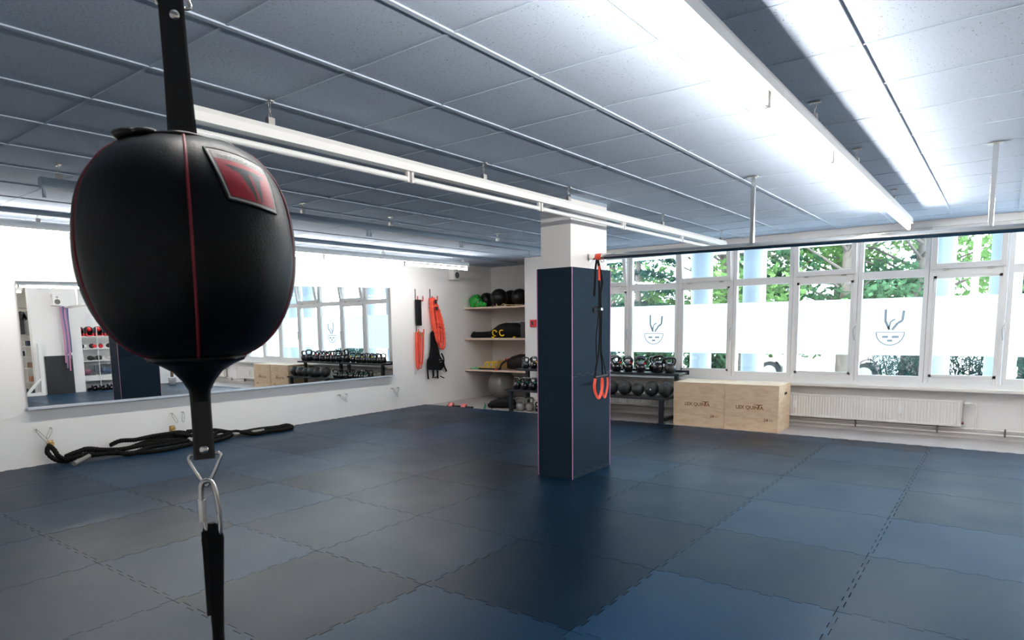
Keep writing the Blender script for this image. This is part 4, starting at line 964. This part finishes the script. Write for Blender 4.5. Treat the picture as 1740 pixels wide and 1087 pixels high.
# ------------------------------------------------------------------ bands and harness hanging on the mirror wall
def Wp(px, py, dx=.03): return onX(px, py, WX + dx)
def hook_rail(px, py0, py1, lab, prongs):
    a = Wp(px, py0, .004); b = Wp(px, py1, .004); t = thing('hook_rail', lab, 'hook rail', (WX, a.y, b.z), group='hook rails for bands on the wall')
    obj('rail', MB().bbox((WX, a.y - .014, b.z), (WX + .008, a.y + .014, a.z), .002), STEEL, t)
    for (qx, qy) in prongs:
        p = Wp(qx, qy, .0); obj('prong', MB().tube(smooth_path([(WX + .006, p.y, p.z - .04), (WX + .04, p.y, p.z - .045), (WX + .055, p.y, p.z - .03), (WX + .055, p.y, p.z + .045)], 4), .011, 8), REDG, t, label='red dipped prong')
    return t
hook_rail(705, 491, 512, 'short steel rail with two red prongs holding the folded black band', [(706, 507), (715, 507)])
hook_rail(707, 552, 566, 'lower pair of red prongs holding the red elastic tubes, below the black band', [(707.5, 563), (716.5, 563)])
hook_rail(730, 491, 512, 'steel rail with two red prongs holding the thick orange bungee', [(731, 507), (739.5, 507)])
t = thing('resistance_band', 'folded black elastic band hanging on the left hook rail above the red tubes', 'resistance band', Wp(711, 552))
a, b = Wp(706, 509, .05), Wp(715, 553, .05)
for i in range(5):
    y0_ = a.y + (b.y - a.y) * i / 5; obj('band_fold', MB().bbox((WX + .03, y0_ + .002, b.z + .02 * (i % 2)), (WX + .085, y0_ + (b.y - a.y) / 5 - .002, a.z), .005), BLACKN, t)
t = thing('elastic_tubes', 'bundle of thin red elastic tubes hanging on the lower left prongs', 'resistance bands', Wp(712, 628))
def hang(px0, px1, py0, pyb, dx, r, m_, nm, par, k=8, wob=0.):
    P_ = smooth_path([Wp(px0, py0, dx), Wp(px0 + .3, (py0 + pyb) / 2, dx), Wp(px0 + (px1 - px0) * .25, pyb - 3, dx), Wp((px0 + px1) / 2, pyb, dx), Wp(px1 - (px1 - px0) * .25, pyb - 3, dx), Wp(px1 - .3, (py0 + pyb) / 2, dx), Wp(px1, py0, dx)], k)
    rr = [r * (1 + wob * math.sin(i * 2.4 + px0)) for i in range(len(P_))]
    return obj(nm, MB().tube(P_, rr, 10), m_, par)
for a_, b_, y_, dx in ((706, 712, 624, .04), (707, 714, 627, .06), (708, 716, 622, .08), (710, 718.5, 625, .05), (713, 720, 618, .09)): hang(a_, b_, 564, y_, dx, .0095, ORANGE, 'tube', t)
for a_ in ((713, 565), (717, 570)): obj('snap_clip', MB().bbox(Wp(*a_, .10) - Vector((.012, .02, .03)), Wp(*a_, .10) + Vector((.012, .02, .03)), .005), BRASS, t)
obj('hanging_clip', MB().cyl(Wp(709, 626, .06), Wp(706.5, 636, .04), .008, 8), DULL, t)
t = thing('bungee_cord', 'thick ruffled orange-red bungee cord hanging in a long loop on the right hook rail', 'bungee cord', Wp(745, 590))
for a_, b_, y0_, y_, dx, r in ((731, 741, 506, 570, .05, .026), (733, 750, 506, 586, .08, .027), (735, 755, 508, 591, .10, .027), (734, 746, 510, 580, .12, .024)):
    P_ = smooth_path([Wp(a_, y0_, dx), Wp(a_ + 1, y0_ + (y_ - y0_) * .35, dx), Wp(a_ + (b_ - a_) * .45, y0_ + (y_ - y0_) * .78, dx), Wp(a_ + (b_ - a_) * .75, y_, dx), Wp(b_, y_ - 5, dx), Wp(b_ - 1.5, y0_ + (y_ - y0_) * .62, dx), Wp(a_ + (b_ - a_) * .62, y0_ + (y_ - y0_) * .3, dx), Wp(a_ + 3, y0_, dx)], 14)
    obj('ruffled_cord', MB().tube(P_, [r * (1 + .22 * math.sin(i * 1.9) + .1 * math.sin(i * 4.7)) for i in range(len(P_))], 12), ORANGE, t)
for q_ in ((740, 512), (742, 524)): obj('snap_clip', MB().bbox(Wp(*q_, .17) - Vector((.012, .025, .035)), Wp(*q_, .17) + Vector((.012, .025, .035)), .006), BLACKF, t)
t = thing('harness_vest', 'black webbing training harness with dangling straps hanging behind the orange bungee', 'harness', Wp(740, 645))
vest = [(731, 565), (736, 561), (739, 575), (744, 588), (748, 604), (753, 612), (754.5, 622), (750, 629), (727, 628), (725.5, 612), (729, 606), (731, 590)]
M = None; c = MB(); pts = [Wp(x, y, .018) for x, y in vest]; p2 = [Wp(x, y, .06) for x, y in vest]; n_ = len(pts)
c.add(pts + p2, [tuple(range(n_ - 1, -1, -1)), tuple(range(n_, 2 * n_))] + [(i, (i + 1) % n_, n_ + (i + 1) % n_, n_ + i) for i in range(n_)])
obj('vest_body', c, BLACKN, t)
for P_, w in (([(727, 612), (726.5, 628), (728, 644)], .022), ([(736, 626), (736.5, 640)], .026), ([(743, 626), (744, 643)], .024), ([(753, 612), (755, 622), (759, 631)], .022), ([(745, 630), (742, 640), (734, 641)], .010), ([(748, 639), (755, 642)], .010), ([(735, 565), (738, 585), (746, 600)], .03), ([(750, 600), (754, 610), (753, 622)], .02)):
    PP = smooth_path([Wp(x, y, .07) for x, y in P_], 5); obj('strap', MB().tube(PP, [(w, .002)] * len(PP), flat=(1, 0, 0)), BLACKN, t)
for q_ in ((748, 611), (748.5, 615), (737, 642)): obj('buckle', MB().bbox(Wp(*q_, .075) - Vector((.004, .03, .008)), Wp(*q_, .075) + Vector((.004, .03, .008)), .003), CHROME, t)
# speaker and socket on the mirror wall
def speaker(p, nx, lab):
    t = thing('speaker', lab, 'speaker', p); d = nx
    x0, x1 = (p.x, p.x + .15 * d) if d > 0 else (p.x + .15 * d, p.x)
    obj('cabinet', MB().bbox((x0, p.y - .10, p.z), (x1, p.y + .10, p.z + .27), .012), PVC, t)
    f = p.x + .151 * d; M = Matrix.Translation((f, p.y, p.z + .09)) @ Matrix.Rotation(PI / 2 * d, 4, 'Y')
    obj('woofer', MB().lathe([(.001, .001), (.03, .001), (.055, .006), (.062, .004), (.062, 0)], n=24, M=M), mat('dark_speaker_cone', (.10, .10, .10), .6), t)
    M = Matrix.Translation((f, p.y, p.z + .20)) @ Matrix.Rotation(PI / 2 * d, 4, 'Y')
    obj('tweeter', MB().lathe([(.001, .003), (.02, .002), (.028, 0)], n=18, M=M), GREYM, t)
    return t
p = onX(767, 476, WX); speaker(Vector((WX, p.y, p.z + .0)), 1, 'small white wall speaker below the end of the lit strip, above the harness')
p = onX(771, 486, WX); tag(obj('wall_socket', MB().bbox((WX, p.y - .04, p.z - .04), (WX + .012, p.y + .04, p.z + .04), .004), WHITEM), 'small white socket plate on the wall under the speaker', 'wall socket')

# ------------------------------------------------------------------ side of the room seen only in the mirror
speaker(Vector((1.06, 5.80, 2.14)), -1, 'white speaker on the white pier, seen in the mirror above the end of the bar')
tag(obj('wall_pad', MB().bbox((1.022, 5.45, 0), (1.058, 6.05, .93), .006), BLACKF), 'low black pad against the white pier, seen at the left of the mirror', 'wall pad')
bm_ = thing('hanging_bands', 'bundle of long mauve and grey fabric bands hanging from the far end of the bar', 'bands', (.93, 5.9, .7))
MV = [mat('mauve_band', (.42, .16, .26), .7), mat('grey_violet_band', (.22, .18, .28), .7), mat('navy_band', (.05, .06, .14), .7)]
for i in range(6):
    z1_ = (.75, .62, .95, .55, .85, 1.0)[i]; y_ = 5.85 + .028 * i
    P_ = smooth_path([(.93 - .01 * i, y_, 2.125), (.935, y_ + .01, 1.8), (.93, y_ + .03 + .01 * math.sin(i), 1.3), (.935, y_ + .02, z1_)], 4)
    obj('band', MB().tube(P_, [(.016, .002)] * len(P_), flat=(-1, 0, 0)), MV[i % 3], bm_)
# shelf of head guards
sh = thing('white_shelving', 'white shelf unit with head guards and gloves, seen in the left part of the mirror', 'shelving', (1.45, 6.7, 0))
sx0, sx1, sy0, sy1 = 1.29, 1.63, 6.24, 7.22
LV = [.26, .38, .76, 1.07, 1.38]
for z in LV: obj('shelf', MB().bbox((sx0, sy0, z - .022), (sx1, sy1, z), .003), WHITEM, sh)
for x, y in ((sx0 - .01, sy0), (sx0 - .01, sy1), (sx1, sy0), (sx1, sy1), (sx0 - .01, 6.73)): obj('post', MB().cyl((x, y, 0), (x, y, 1.62), .009, 10), WHITEM, sh)
for z in (.45, .62, .90, 1.2): obj('cross_wire', MB().cyl((sx1 - .005, sy0, z), (sx1 - .005, sy1, z), .003, 6), WHITEM, sh)
obj('base_panel', MB().bbox((sx0 + .005, sy0 + .01, .262), (sx0 + .02, sy1 - .01, .357), .003), WHITEM, sh)
def head_guard(c, lab, s=1.):
    t = thing('head_guard', lab, 'head guard', c, group='red and black head guards on the top shelf in the mirror')
    c = Vector(c); q = c + Vector((0, 0, .115))
    mb = MB(); n = 22; vs = []; 
    for j in range(13):
        th_ = PI * .06 + (PI * .80) * j / 12
        for k in range(n):
            a = PI + .62 + (2 * PI - 1.24) * k / (n - 1); r = .115
            vs.append(q + Vector((r * math.sin(th_) * math.cos(a), r * .95 * math.sin(th_) * math.sin(a), r * 1.02 * math.cos(th_))))
    fs = [(j * n + k, j * n + k + 1, (j + 1) * n + k + 1, (j + 1) * n + k) for j in range(12) for k in range(n - 1)]
    o = obj('padded_shell', MB().add(vs, fs, 0, True), BLACKF, t); md = o.modifiers.new('solid', 'SOLIDIFY'); md.thickness = .022
    obj('crown_stripe', MB().tube([q + Vector((.121 * math.cos(u), 0, .121 * math.sin(u))) for u in [.5 + 2.4 * i / 12 for i in range(13)]], [(.035, .006)] * 13, flat=(0, 0, 1)) if False else MB().sph(q + Vector((0, 0, .062)), .085, 18, sq=(1, .95, .72)), REDG, t, label='red crown')
    obj('cheek_pad', MB().sph(q + Vector((-.075, -.078, -.065)), .036, 14, sq=(.9, .7, 1.1)), REDG, t, label='red cheek pad'); obj('cheek_pad', MB().sph(q + Vector((-.075, .078, -.065)), .036, 14, sq=(.9, .7, 1.1)), REDG, t, label='red cheek pad')
    obj('chin_bar', MB().tube([q + Vector((-.10 * math.cos(u), .085 * math.sin(u), -.100)) for u in [-1.3 + 2.6 * i / 10 for i in range(11)]], .013, 8), REDG, t, label='red chin bar')
for i, y in enumerate((6.36, 6.58, 6.80, 7.02)): head_guard((1.40, y, 1.38), 'red and black head guard, %s from left on the top shelf in the mirror' % ORD[i])
def mitt(c, lab, m1, m2, rz, cat='boxing mitt', nm='focus_mitt'):
    t = thing(nm, lab, cat, c, rz=rz)
    obj('pad', MB().sph((0, 0, .062), .075, 18, sq=(.72, 1.2, .82)), m1, t, local=True)
    obj('cuff', MB().cyl((0, .07, .06), (0, .125, .055), .043, 16), m2, t, local=True)
mitt((1.42, 6.38, 1.07), 'flat black mitt at the left of the second shelf in the mirror', BLACKF, WHITEM, .2)
mitt((1.40, 6.63, 1.07), 'black and red mitt in the middle of the second shelf in the mirror', BLACKF, REDG, 1.2)
mitt((1.40, 6.84, 1.07), 'round black mitt with red trim, right of the middle of the second mirror shelf', BLACKF, REDG, 1.8)
mitt((1.42, 7.06, 1.07), 'black and white glove at the right of the second shelf in the mirror', BLACKF, WHITEM, .6)
mitt((1.42, 6.58, .76), 'black glove left of the middle on the third shelf in the mirror', BLACKF, BLACKF, .9)
mitt((1.42, 6.78, .76), 'black glove with a white cuff on the third shelf in the mirror', BLACKF, WHITEM, .2)
mitt((1.42, 7.02, .76), 'pale glove with a black cuff at the right of the third mirror shelf', mat('cream_leather', (.7, .66, .6), .5), BLACKF, .5)
for y, lab, m_ in ((6.45, 'clear plastic bin with pink wraps on the low shelf in the mirror', mat('pink_wraps', (.6, .2, .28), .8)), (6.93, 'clear plastic bin with grey cloths on the low shelf in the mirror', mat('blue_grey_cloth', (.16, .22, .32), .8))):
    t = thing('storage_bin', lab, 'storage bin', (1.44, y, .38)); x0_, x1_, a_, b_ = 1.30, 1.58, y - .19, y + .19
    obj('tub', MB().box((x0_, a_, .381), (x0_ + .004, b_, .64)).box((x1_ - .004, a_, .381), (x1_, b_, .64)).box((x0_ + .004, a_, .381), (x1_ - .004, a_ + .004, .64)).box((x0_ + .004, b_ - .004, .381), (x1_ - .004, b_, .64)).box((x0_ + .004, a_ + .004, .381), (x1_ - .004, b_ - .004, .385)), CLEARP, t)
    obj('contents', blob((1.44, y, .47), (.09, .13, .08), y, .25), m_, t)
for i, (y, z, h_) in enumerate(((6.36, 1.70, .14), (6.70, 1.72, .26), (7.05, 1.72, .24))):
    t = thing('notice_sheet', 'pale paper notice on the wall above the head guards, %s from left' % ORD[i], 'notice', (RX, y, z), group='paper notices on the wall above the head guards')
    obj('paper', MB().box((RX - .003, y - .08, z), (RX - .0005, y + .08, z + h_)), mat('pale_paper', (.74, .77, .80), .8), t)
    for k in range(4): obj('printed_line', MB().box((RX - .0045, y - .055, z + h_ - .04 - k * .035), (RX - .0033, y + (.055 if k % 2 else .03), z + h_ - .032 - k * .035)), mat('faint_red_print', (.5, .2, .25), .8), t)
P_ = [Vector((1.02 + .10 * math.sin(i * 1.7), 6.35 + .62 * (i % 13) / 13, .022 + .035 * (i % 4))) for i in range(26)]
t = thing('floor_rope', 'black rope heaped on the mats below the white shelving, seen in the mirror', 'rope', (1.02, 6.6, 0)); obj('rope', twisted(P_, .019), ROPEM, t)
# timber frame
t = thing('timber_stand', 'white timber stand with a diagonal brace at the left edge of the mirror', 'stand', (.95, 5.2, 0))
obj('post', MB().bbox((.915, 5.30, 0), (.985, 5.385, 1.24), .003), WHITEM, t)
obj('base_rail', MB().bbox((.915, 4.75, 0), (.985, 5.298, .075), .003), WHITEM, t)
M = Matrix.Translation((.95, 5.02, .066)) @ Matrix.Rotation(math.radians(50), 4, 'X')
obj('brace', MB().bbox((-.03, 0, -.028), (.03, .44, .028), .003, M=M), WHITEM, t)
# clothes on a rail
t = thing('clothes_rail', 'thin clothes rail in the back room, seen at the left edge of the mirror', 'clothes rail', (2.6, 5.5, 2.1))
obj('rail', MB().cyl((2.6, 4.9, 2.12), (2.6, 6.58, 2.12), .010, 10), DULL, t)
obj('ceiling_rod', MB().cyl((2.6, 5.0, 2.12), (2.6, 5.0, H), .007, 8), DULL, t); obj('ceiling_rod', MB().cyl((2.6, 6.3, 2.12), (2.6, 6.3, H), .007, 8), DULL, t)
TS = [(-.22, -.02), (-.34, -.20), (-.26, -.26), (-.20, -.17), (-.20, -.62), (.20, -.62), (.20, -.17), (.26, -.26), (.34, -.20), (.22, -.02), (.08, .0), (0, -.03), (-.08, .0)]
def shirt(y, z, m_, lab, s=1.0):
    t = thing('t_shirt', lab, 't-shirt', (2.6, y, z - .62 * s)); M = Matrix(((0, 0, 1, 2.6), (1, 0, 0, y), (0, 1, 0, z), (0, 0, 0, 1)))
    obj('cloth', MB().prism([(a * s * .55, b * s) for a, b in TS], -.03, .03, M=M), m_, t)
    obj('hanger', MB().tube([(2.6, y, z - .03), (2.6, y + .01, z + .03), (2.6, y, z + .055)], .003, 6), DULL, t)
shirt(5.40, 2.05, BLACKF, 'black t-shirt hanging at the left edge of the mirror', .95)
shirt(5.64, 2.05, GREYCLOTH, 'grey t-shirt hanging on the rail, seen left of the white pier in the mirror', 1.0)
# wire rack with folded things
t = thing('wire_rack', 'white wire rack with folded clothes behind the timber stand in the mirror', 'rack', (2.25, 5.45, 0))
for x in (2.08, 2.42):
    for y in (5.12, 5.34, 5.60): obj('post', MB().cyl((x, y, 0), (x, y, 1.3), .009, 8), WHITEM, t)
for z in (.25, .6, .9, 1.15):
    obj('shelf', MB().bbox((2.07, 5.10, z), (2.43, 5.62, z + .02), .003), WHITEM, t)
for y, z, m_, nm, lab in ((5.5, .62, mat('brown_cloth', (.25, .17, .11), .8), 'folded_clothes', 'folded brown clothes on the wire rack in the mirror'), (5.25, .92, NAVY, 'folded_clothes', 'folded navy clothes on the wire rack in the mirror'), (5.5, 1.17, NAVY, 'folded_clothes', 'navy shirt draped on top of the wire rack in the mirror'), (5.5, .27, mat('terracotta_box', (.45, .2, .12), .7), 'cardboard_box', 'reddish box on the bottom of the wire rack in the mirror')):
    tag(obj(nm, MB().bbox((2.12, y - .09, z + .001), (2.38, y + .09, z + .13), .02), m_), lab, 'clothes' if 'clothes' in nm else 'box')
# palm in a pot
t = thing('potted_palm', 'small palm in a white pot, seen in the mirror beside the punching bag strap', 'plant', (1.0, 8.44, 0))
obj('pot', MB().lathe([(.001, 0), (.085, 0), (.105, .19), (.112, .20), (.112, .215), (.098, .215), (.092, .19), (.001, .19)], (1.0, 8.44, 0), 28), WHITEM, t)
obj('soil', MB().lathe([(.001, .196), (.09, .192)], (1.0, 8.44, 0), 20), mat('red_brown_soil', (.12, .04, .03), .9), t)
obj('trunk', MB().tube([(1.0, 8.44, .19), (1.005, 8.445, .4), (1.0, 8.44, .62)], [.042, .036, .026], 12), mat('palm_trunk_bark', (.16, .09, .05), .9, bump=(40, 1)), t)
LEAFP = mat('palm_leaf', (.05, .14, .03), .5); lv = MB()
for i in range(34):
    a = i * 2.4; el_ = .5 + .9 * R0.random(); L = .32 + .15 * R0.random(); P_ = []
    for k in range(7):
        u = k / 6; P_.append((1.0 + math.cos(a) * L * u * math.cos(el_), 8.44 + math.sin(a) * L * u * math.cos(el_), .61 + L * u * math.sin(el_) - .22 * u * u))
    lv.tube(P_, [(.014 * (1 - (k / 6) ** 2) + .001, .0008) for k in range(7)], flat=(0, 0, 1))
obj('leaves', lv, LEAFP, t)

# ------------------------------------------------------------------ outside
GND = mat('pale_outdoor_paving', (.72, .71, .68), .9, noise=(2, .2))
struct(obj('ground', MB().box((-60, WY + .25, -.7), (40, 70, -.40)), GND), 'pale sunlit ground outside the windows')
struct(obj('trim_5', MB().box((-22, WY + .25, 2.72), (14, 12.75, 3.0)), mat('pale_blue_grey_canopy', (.55, .60, .66), .8)), 'pale canopy above the windows outside')
COLM = mat('pale_blue_grey_column_paint', (.52, .60, .68), .8)
def leaf_mat(name, col):
    m = bpy.data.materials.new(name); m.use_nodes = True; t = m.node_tree; t.nodes.clear()
    o = t.nodes.new('ShaderNodeOutputMaterial'); a = t.nodes.new('ShaderNodeBsdfDiffuse'); b = t.nodes.new('ShaderNodeBsdfTranslucent')
    x = t.nodes.new('ShaderNodeMixShader'); x.inputs[0].default_value = .4; oi = t.nodes.new('ShaderNodeNewGeometry')
    n = t.nodes.new('ShaderNodeTexNoise'); n.inputs['Scale'].default_value = 3; t.links.new(oi.outputs['Position'], n.inputs['Vector'])
    cr = t.nodes.new('ShaderNodeValToRGB'); cr.color_ramp.elements[0].position = .35; cr.color_ramp.elements[1].position = .65
    cr.color_ramp.elements[0].color = (*[c * .55 for c in col], 1); cr.color_ramp.elements[1].color = (*[min(1, c * 1.35) for c in col], 1)
    t.links.new(n.outputs['Fac'], cr.inputs[0]); t.links.new(cr.outputs[0], a.inputs[0]); t.links.new(cr.outputs[0], b.inputs[0])
    t.links.new(a.outputs[0], x.inputs[1]); t.links.new(b.outputs[0], x.inputs[2]); t.links.new(x.outputs[0], o.inputs[0]); return m
LF_B = leaf_mat('bright_green_leaves', (.085, .150, .050)); LF_M = leaf_mat('mid_green_leaves', (.040, .085, .042)); LF_D = leaf_mat('dark_needles', (.012, .034, .028)); LF_S = leaf_mat('blue_green_needles', (.020, .050, .044))
BARK = mat('grey_brown_bark', (.07, .055, .045), .9)
def leaves(mb, c, rad3, n, size, rnd, hollow=.35, needle=False):
    for i in range(n):
        while True:
            d = Vector((rnd.uniform(-1, 1), rnd.uniform(-1, 1), rnd.uniform(-1, 1)))
            if hollow < d.length < 1: break
        p = Vector(c) + Vector((d.x * rad3[0], d.y * rad3[1], d.z * rad3[2]))
        e = Euler((rnd.uniform(-1, 1), rnd.uniform(-1, 1), rnd.uniform(0, 6.28))).to_matrix(); s_ = size * rnd.uniform(.6, 1.3)
        if needle: q4 = [(-s_, 0, 0), (0, -s_ * .12, 0), (s_, 0, 0), (0, s_ * .12, 0)]
        else: q4 = [(-s_, 0, 0), (-s_ * .1, -s_ * .55, 0), (s_, 0, .15 * s_), (-s_ * .1, s_ * .55, 0)]
        mb.add([p + e @ Vector(v_) for v_ in q4], [(0, 1, 2, 3)])
def tree(x, y, h, r, m_, n, label, zc=None, seed=1, size=.11, clumps=26, lean=0):
    rnd = random.Random(seed); t = thing('tree', label, 'tree', (x, y, -.40), group='trees outside the windows'); zc = zc or h * .62
    tr = MB().tube([(x, y, -.40), (x + lean * .4, y, zc * .5), (x + lean, y + .1, zc + .3), (x + lean * 1.2, y, h * .92)], [.17, .13, .09, .02], 9)
    lf = MB()
    for i in range(clumps):
        a = rnd.uniform(0, 6.28); rr = r * math.sqrt(rnd.random()); z = zc + (h - zc) * rnd.uniform(-1.0, .9) * (1 - .3 * rr / r)
        c = Vector((x + lean + rr * math.cos(a), y + rr * math.sin(a), max(.9, z))); b0 = Vector((x + lean * .8, y, min(c.z * .75, zc)))
        tr.tube([b0, b0.lerp(c, .55) + Vector((0, 0, .15)), c], [.045, .028, .010], 6)
        leaves(lf, c, (r * .34, r * .34, r * .22), n // clumps, size, rnd, .1)
    obj('trunk', tr, BARK, t); obj('foliage', lf, m_, t); return t
def conifer(x, y, h, r, m_, label, seed, rows=16, nm='conifer'):
    rnd = random.Random(seed); t = thing(nm, label, 'tree', (x, y, -.40)); lf = MB()
    obj('trunk', MB().cyl((x, y, -.40), (x, y, h * .97), .12, 9, r2=.02), BARK, t)
    for i in range(rows):
        z = .3 + (h - .3) * i / rows; R_ = r * (1 - i / rows) + .12
        for k in range(10):
            a = rnd.uniform(0, 6.28)
            for j in range(16):
                u = (j + 1) / 16; c = Vector((x + math.cos(a) * R_ * u, y + math.sin(a) * R_ * u, z - .22 * R_ * u * u + .1))
                leaves(lf, c, (.10, .10, .06), 4, .11, rnd, 0, True)
    obj('needles', lf, m_, t); return t
def bush(x, y, w, d, h, m_, n, size, label, seed, needle=False, nm='shrub'):
    rnd = random.Random(seed); t = thing(nm, label, 'shrub', (x, y, -.40)); lf = MB(); st = MB()
    for i in range(16):
        c = Vector((x + rnd.uniform(-w, w) * .7, y + rnd.uniform(-d, d) * .7, -.1 + h * rnd.uniform(.25, .8)))
        st.tube([(x + (c.x - x) * .3, y, -.40), c], [.02, .008], 5); leaves(lf, c, (w * .4, d * .4, h * .28), n // 16, size, rnd, 0, needle)
    obj('stems', st, BARK, t); obj('foliage', lf, m_, t); return t
for px, lab in ((1192, 'round pale column outside, left of the two behind the left windows'), (1281, 'round pale column outside, right of the two behind the left windows'), (1594, 'round pale column outside, seen at the left of the second window from the right'), (1706, 'round pale column outside, seen at the right frame of the second window from the right')):
    p = onY(px, 520, 12.2); tag(obj('round_column', MB().lathe([(.19, -.41), (.19, 2.72)], (p.x, 12.2, 0), 40), COLM), lab, 'column', 'round columns carrying the canopy')
tag(obj('round_column', MB().lathe([(.19, -.41), (.19, 2.72)], (.55, 12.2, 0), 40), COLM), 'round pale column outside at the far right edge of the windows', 'column', 'round columns carrying the canopy')
tag(obj('round_column', MB().lathe([(.19, -.41), (.19, 2.72)], (-8.2, 12.2, 0), 40), COLM), 'round pale column outside behind the pillar, visible only in the mirror', 'column', 'round columns carrying the canopy')
tree(-9.5, 18.5, 7.5, 3.0, LF_M, 3822, 'mid green tree outside behind the left windows', seed=2, zc=3.2)
tree(-6.6, 20, 7.0, 2.8, LF_B, 3822, 'bright green tree outside between the two left columns', seed=3, zc=3.2)
tree(-3.9, 22, 7.5, 3.0, LF_B, 4095, 'bright green tree outside behind the middle windows', seed=4, zc=4.0)
tree(-1.9, 19.5, 6.5, 2.3, LF_B, 2839, 'light green tree with visible branches behind the third window from right', seed=5, zc=3.5, lean=.3)
tree(1.6, 24, 8, 3.2, LF_B, 2839, 'bright green tree outside at the far right', seed=6, zc=4.2)
tree(-13.5, 20, 8, 3.5, LF_B, 3003, 'bright green tree far left outside, mostly hidden by the pillar', seed=7, zc=3.6)
tree(-5.2, 17.5, 6.2, 2.2, LF_B, 4200, 'light green young tree outside behind the two left columns', seed=31, zc=3.0)
tree(-3.0, 17.8, 6.0, 1.9, LF_M, 3400, 'fine leaved tree outside behind the fourth window from the right', seed=32, zc=3.2)
conifer(-7.35, 15.8, 6.5, 1.5, LF_D, 'dark conifer behind the leftmost tilted window', 11)
conifer(-2.05, 24.5, 3.9, 1.0, LF_S, 'blue-green fir outside, right of the light green tree', 12)
conifer(.4, 19.5, 3.2, .9, LF_S, 'small blue-green fir at the far right outside', 13)
bush(-1.28, 13.6, .62, .5, 1.15, LF_S, 2600, .07, 'dense dark green bush behind the third window from the right', 21, True)
bush(-4.65, 13.4, .5, .4, 1.0, LF_M, 1500, .07, 'leafy green shrub between the two left columns', 22)
bush(-5.9, 13.2, .6, .4, 1.1, LF_M, 1800, .07, 'leafy green shrub left of the left column', 23)
bush(-7.3, 13.2, .6, .4, .95, LF_D, 1500, .07, 'dark shrub behind the racks, left of the other shrubs', 24)
bush(-.35, 14.2, .55, .4, 1.25, LF_D, 1500, .09, 'sparse pine shrub with a slanted branch, second window from the right', 25, True)
bush(.55, 14.5, .55, .4, 1.3, LF_D, 1800, .09, 'dark pine shrub at the right edge outside', 26, True)
# car outside
t = thing('car', 'white car parked outside behind the middle windows', 'car', (-4.2, 21.5, -.40))
c0, cy0, cy1 = -6.2, 20.7, 22.4; M = Matrix(((1, 0, 0, c0), (0, 0, 1, 0), (0, 1, 0, -.40), (0, 0, 0, 1)))
body = [(0, .30), (.02, .62), (.25, .80), (.75, .92), (1.25, 1.36), (2.5, 1.42), (3.2, 1.02), (3.85, .94), (4.1, .75), (4.12, .35), (3.7, .28), (3.66, .48), (3.5, .62), (3.25, .66), (3.0, .60), (2.85, .46), (2.82, .26), (1.2, .26), (1.16, .48), (1.0, .62), (.78, .66), (.55, .62), (.40, .48), (.36, .28)]
obj('body', MB().prism(body, cy0, cy1, M=M), mat('white_car_paint', (.8, .8, .8), .2, coat=.5), t)
for w_ in ([(.92, .96), (1.32, 1.30), (1.85, 1.33), (1.85, .96)], [(1.93, .96), (1.93, 1.33), (2.45, 1.34), (3.0, 1.0)]): obj('side_window', MB().prism(w_, cy0 - .004, cy0 + .002, M=M), mat('dark_car_glass', (.05, .06, .07), .08), t)
for x_ in (.78, 3.25):
    for y_ in (cy0 + .01, cy1 - .19):
        wh = obj('wheel', MB().cyl((c0 + x_, y_, -.09), (c0 + x_, y_ + .18, -.09), .31, 28), BLACKF, t); obj('rim', MB().cyl((c0 + x_, y_ - .008, -.09), (c0 + x_, y_ + .001, -.09), .20, 18), DULL, wh)
obj('indicator_lamp', MB().bbox((c0 + .16, cy0 - .012, .17), (c0 + .36, cy0 + .004, .24), .003), mat('amber_lens', (.8, .35, .02), .3), t)
p = onY(1474, 630, 15.0)
tag(obj('bicycle_stand', MB().tube(smooth_path([(p.x - .19, 15, -.40), (p.x - .19, 15, .40), (p.x - .12, 15, .60), (p.x, 15, .66), (p.x + .12, 15, .60), (p.x + .19, 15, .40), (p.x + .19, 15, -.40)], 6), .024, 12), mat('dark_bronze_tube', (.12, .09, .09), .4, .6)), 'dark tubular bicycle hoop standing outside behind the third window from the right', 'bicycle stand')
p = onY(1655, 500, 16)
tag(obj('white_post', MB().cyl((p.x, 16, -.40), (p.x, 16, 3.4), .06, 14), WHITEM), 'slim white post outside between the two right columns', 'post')
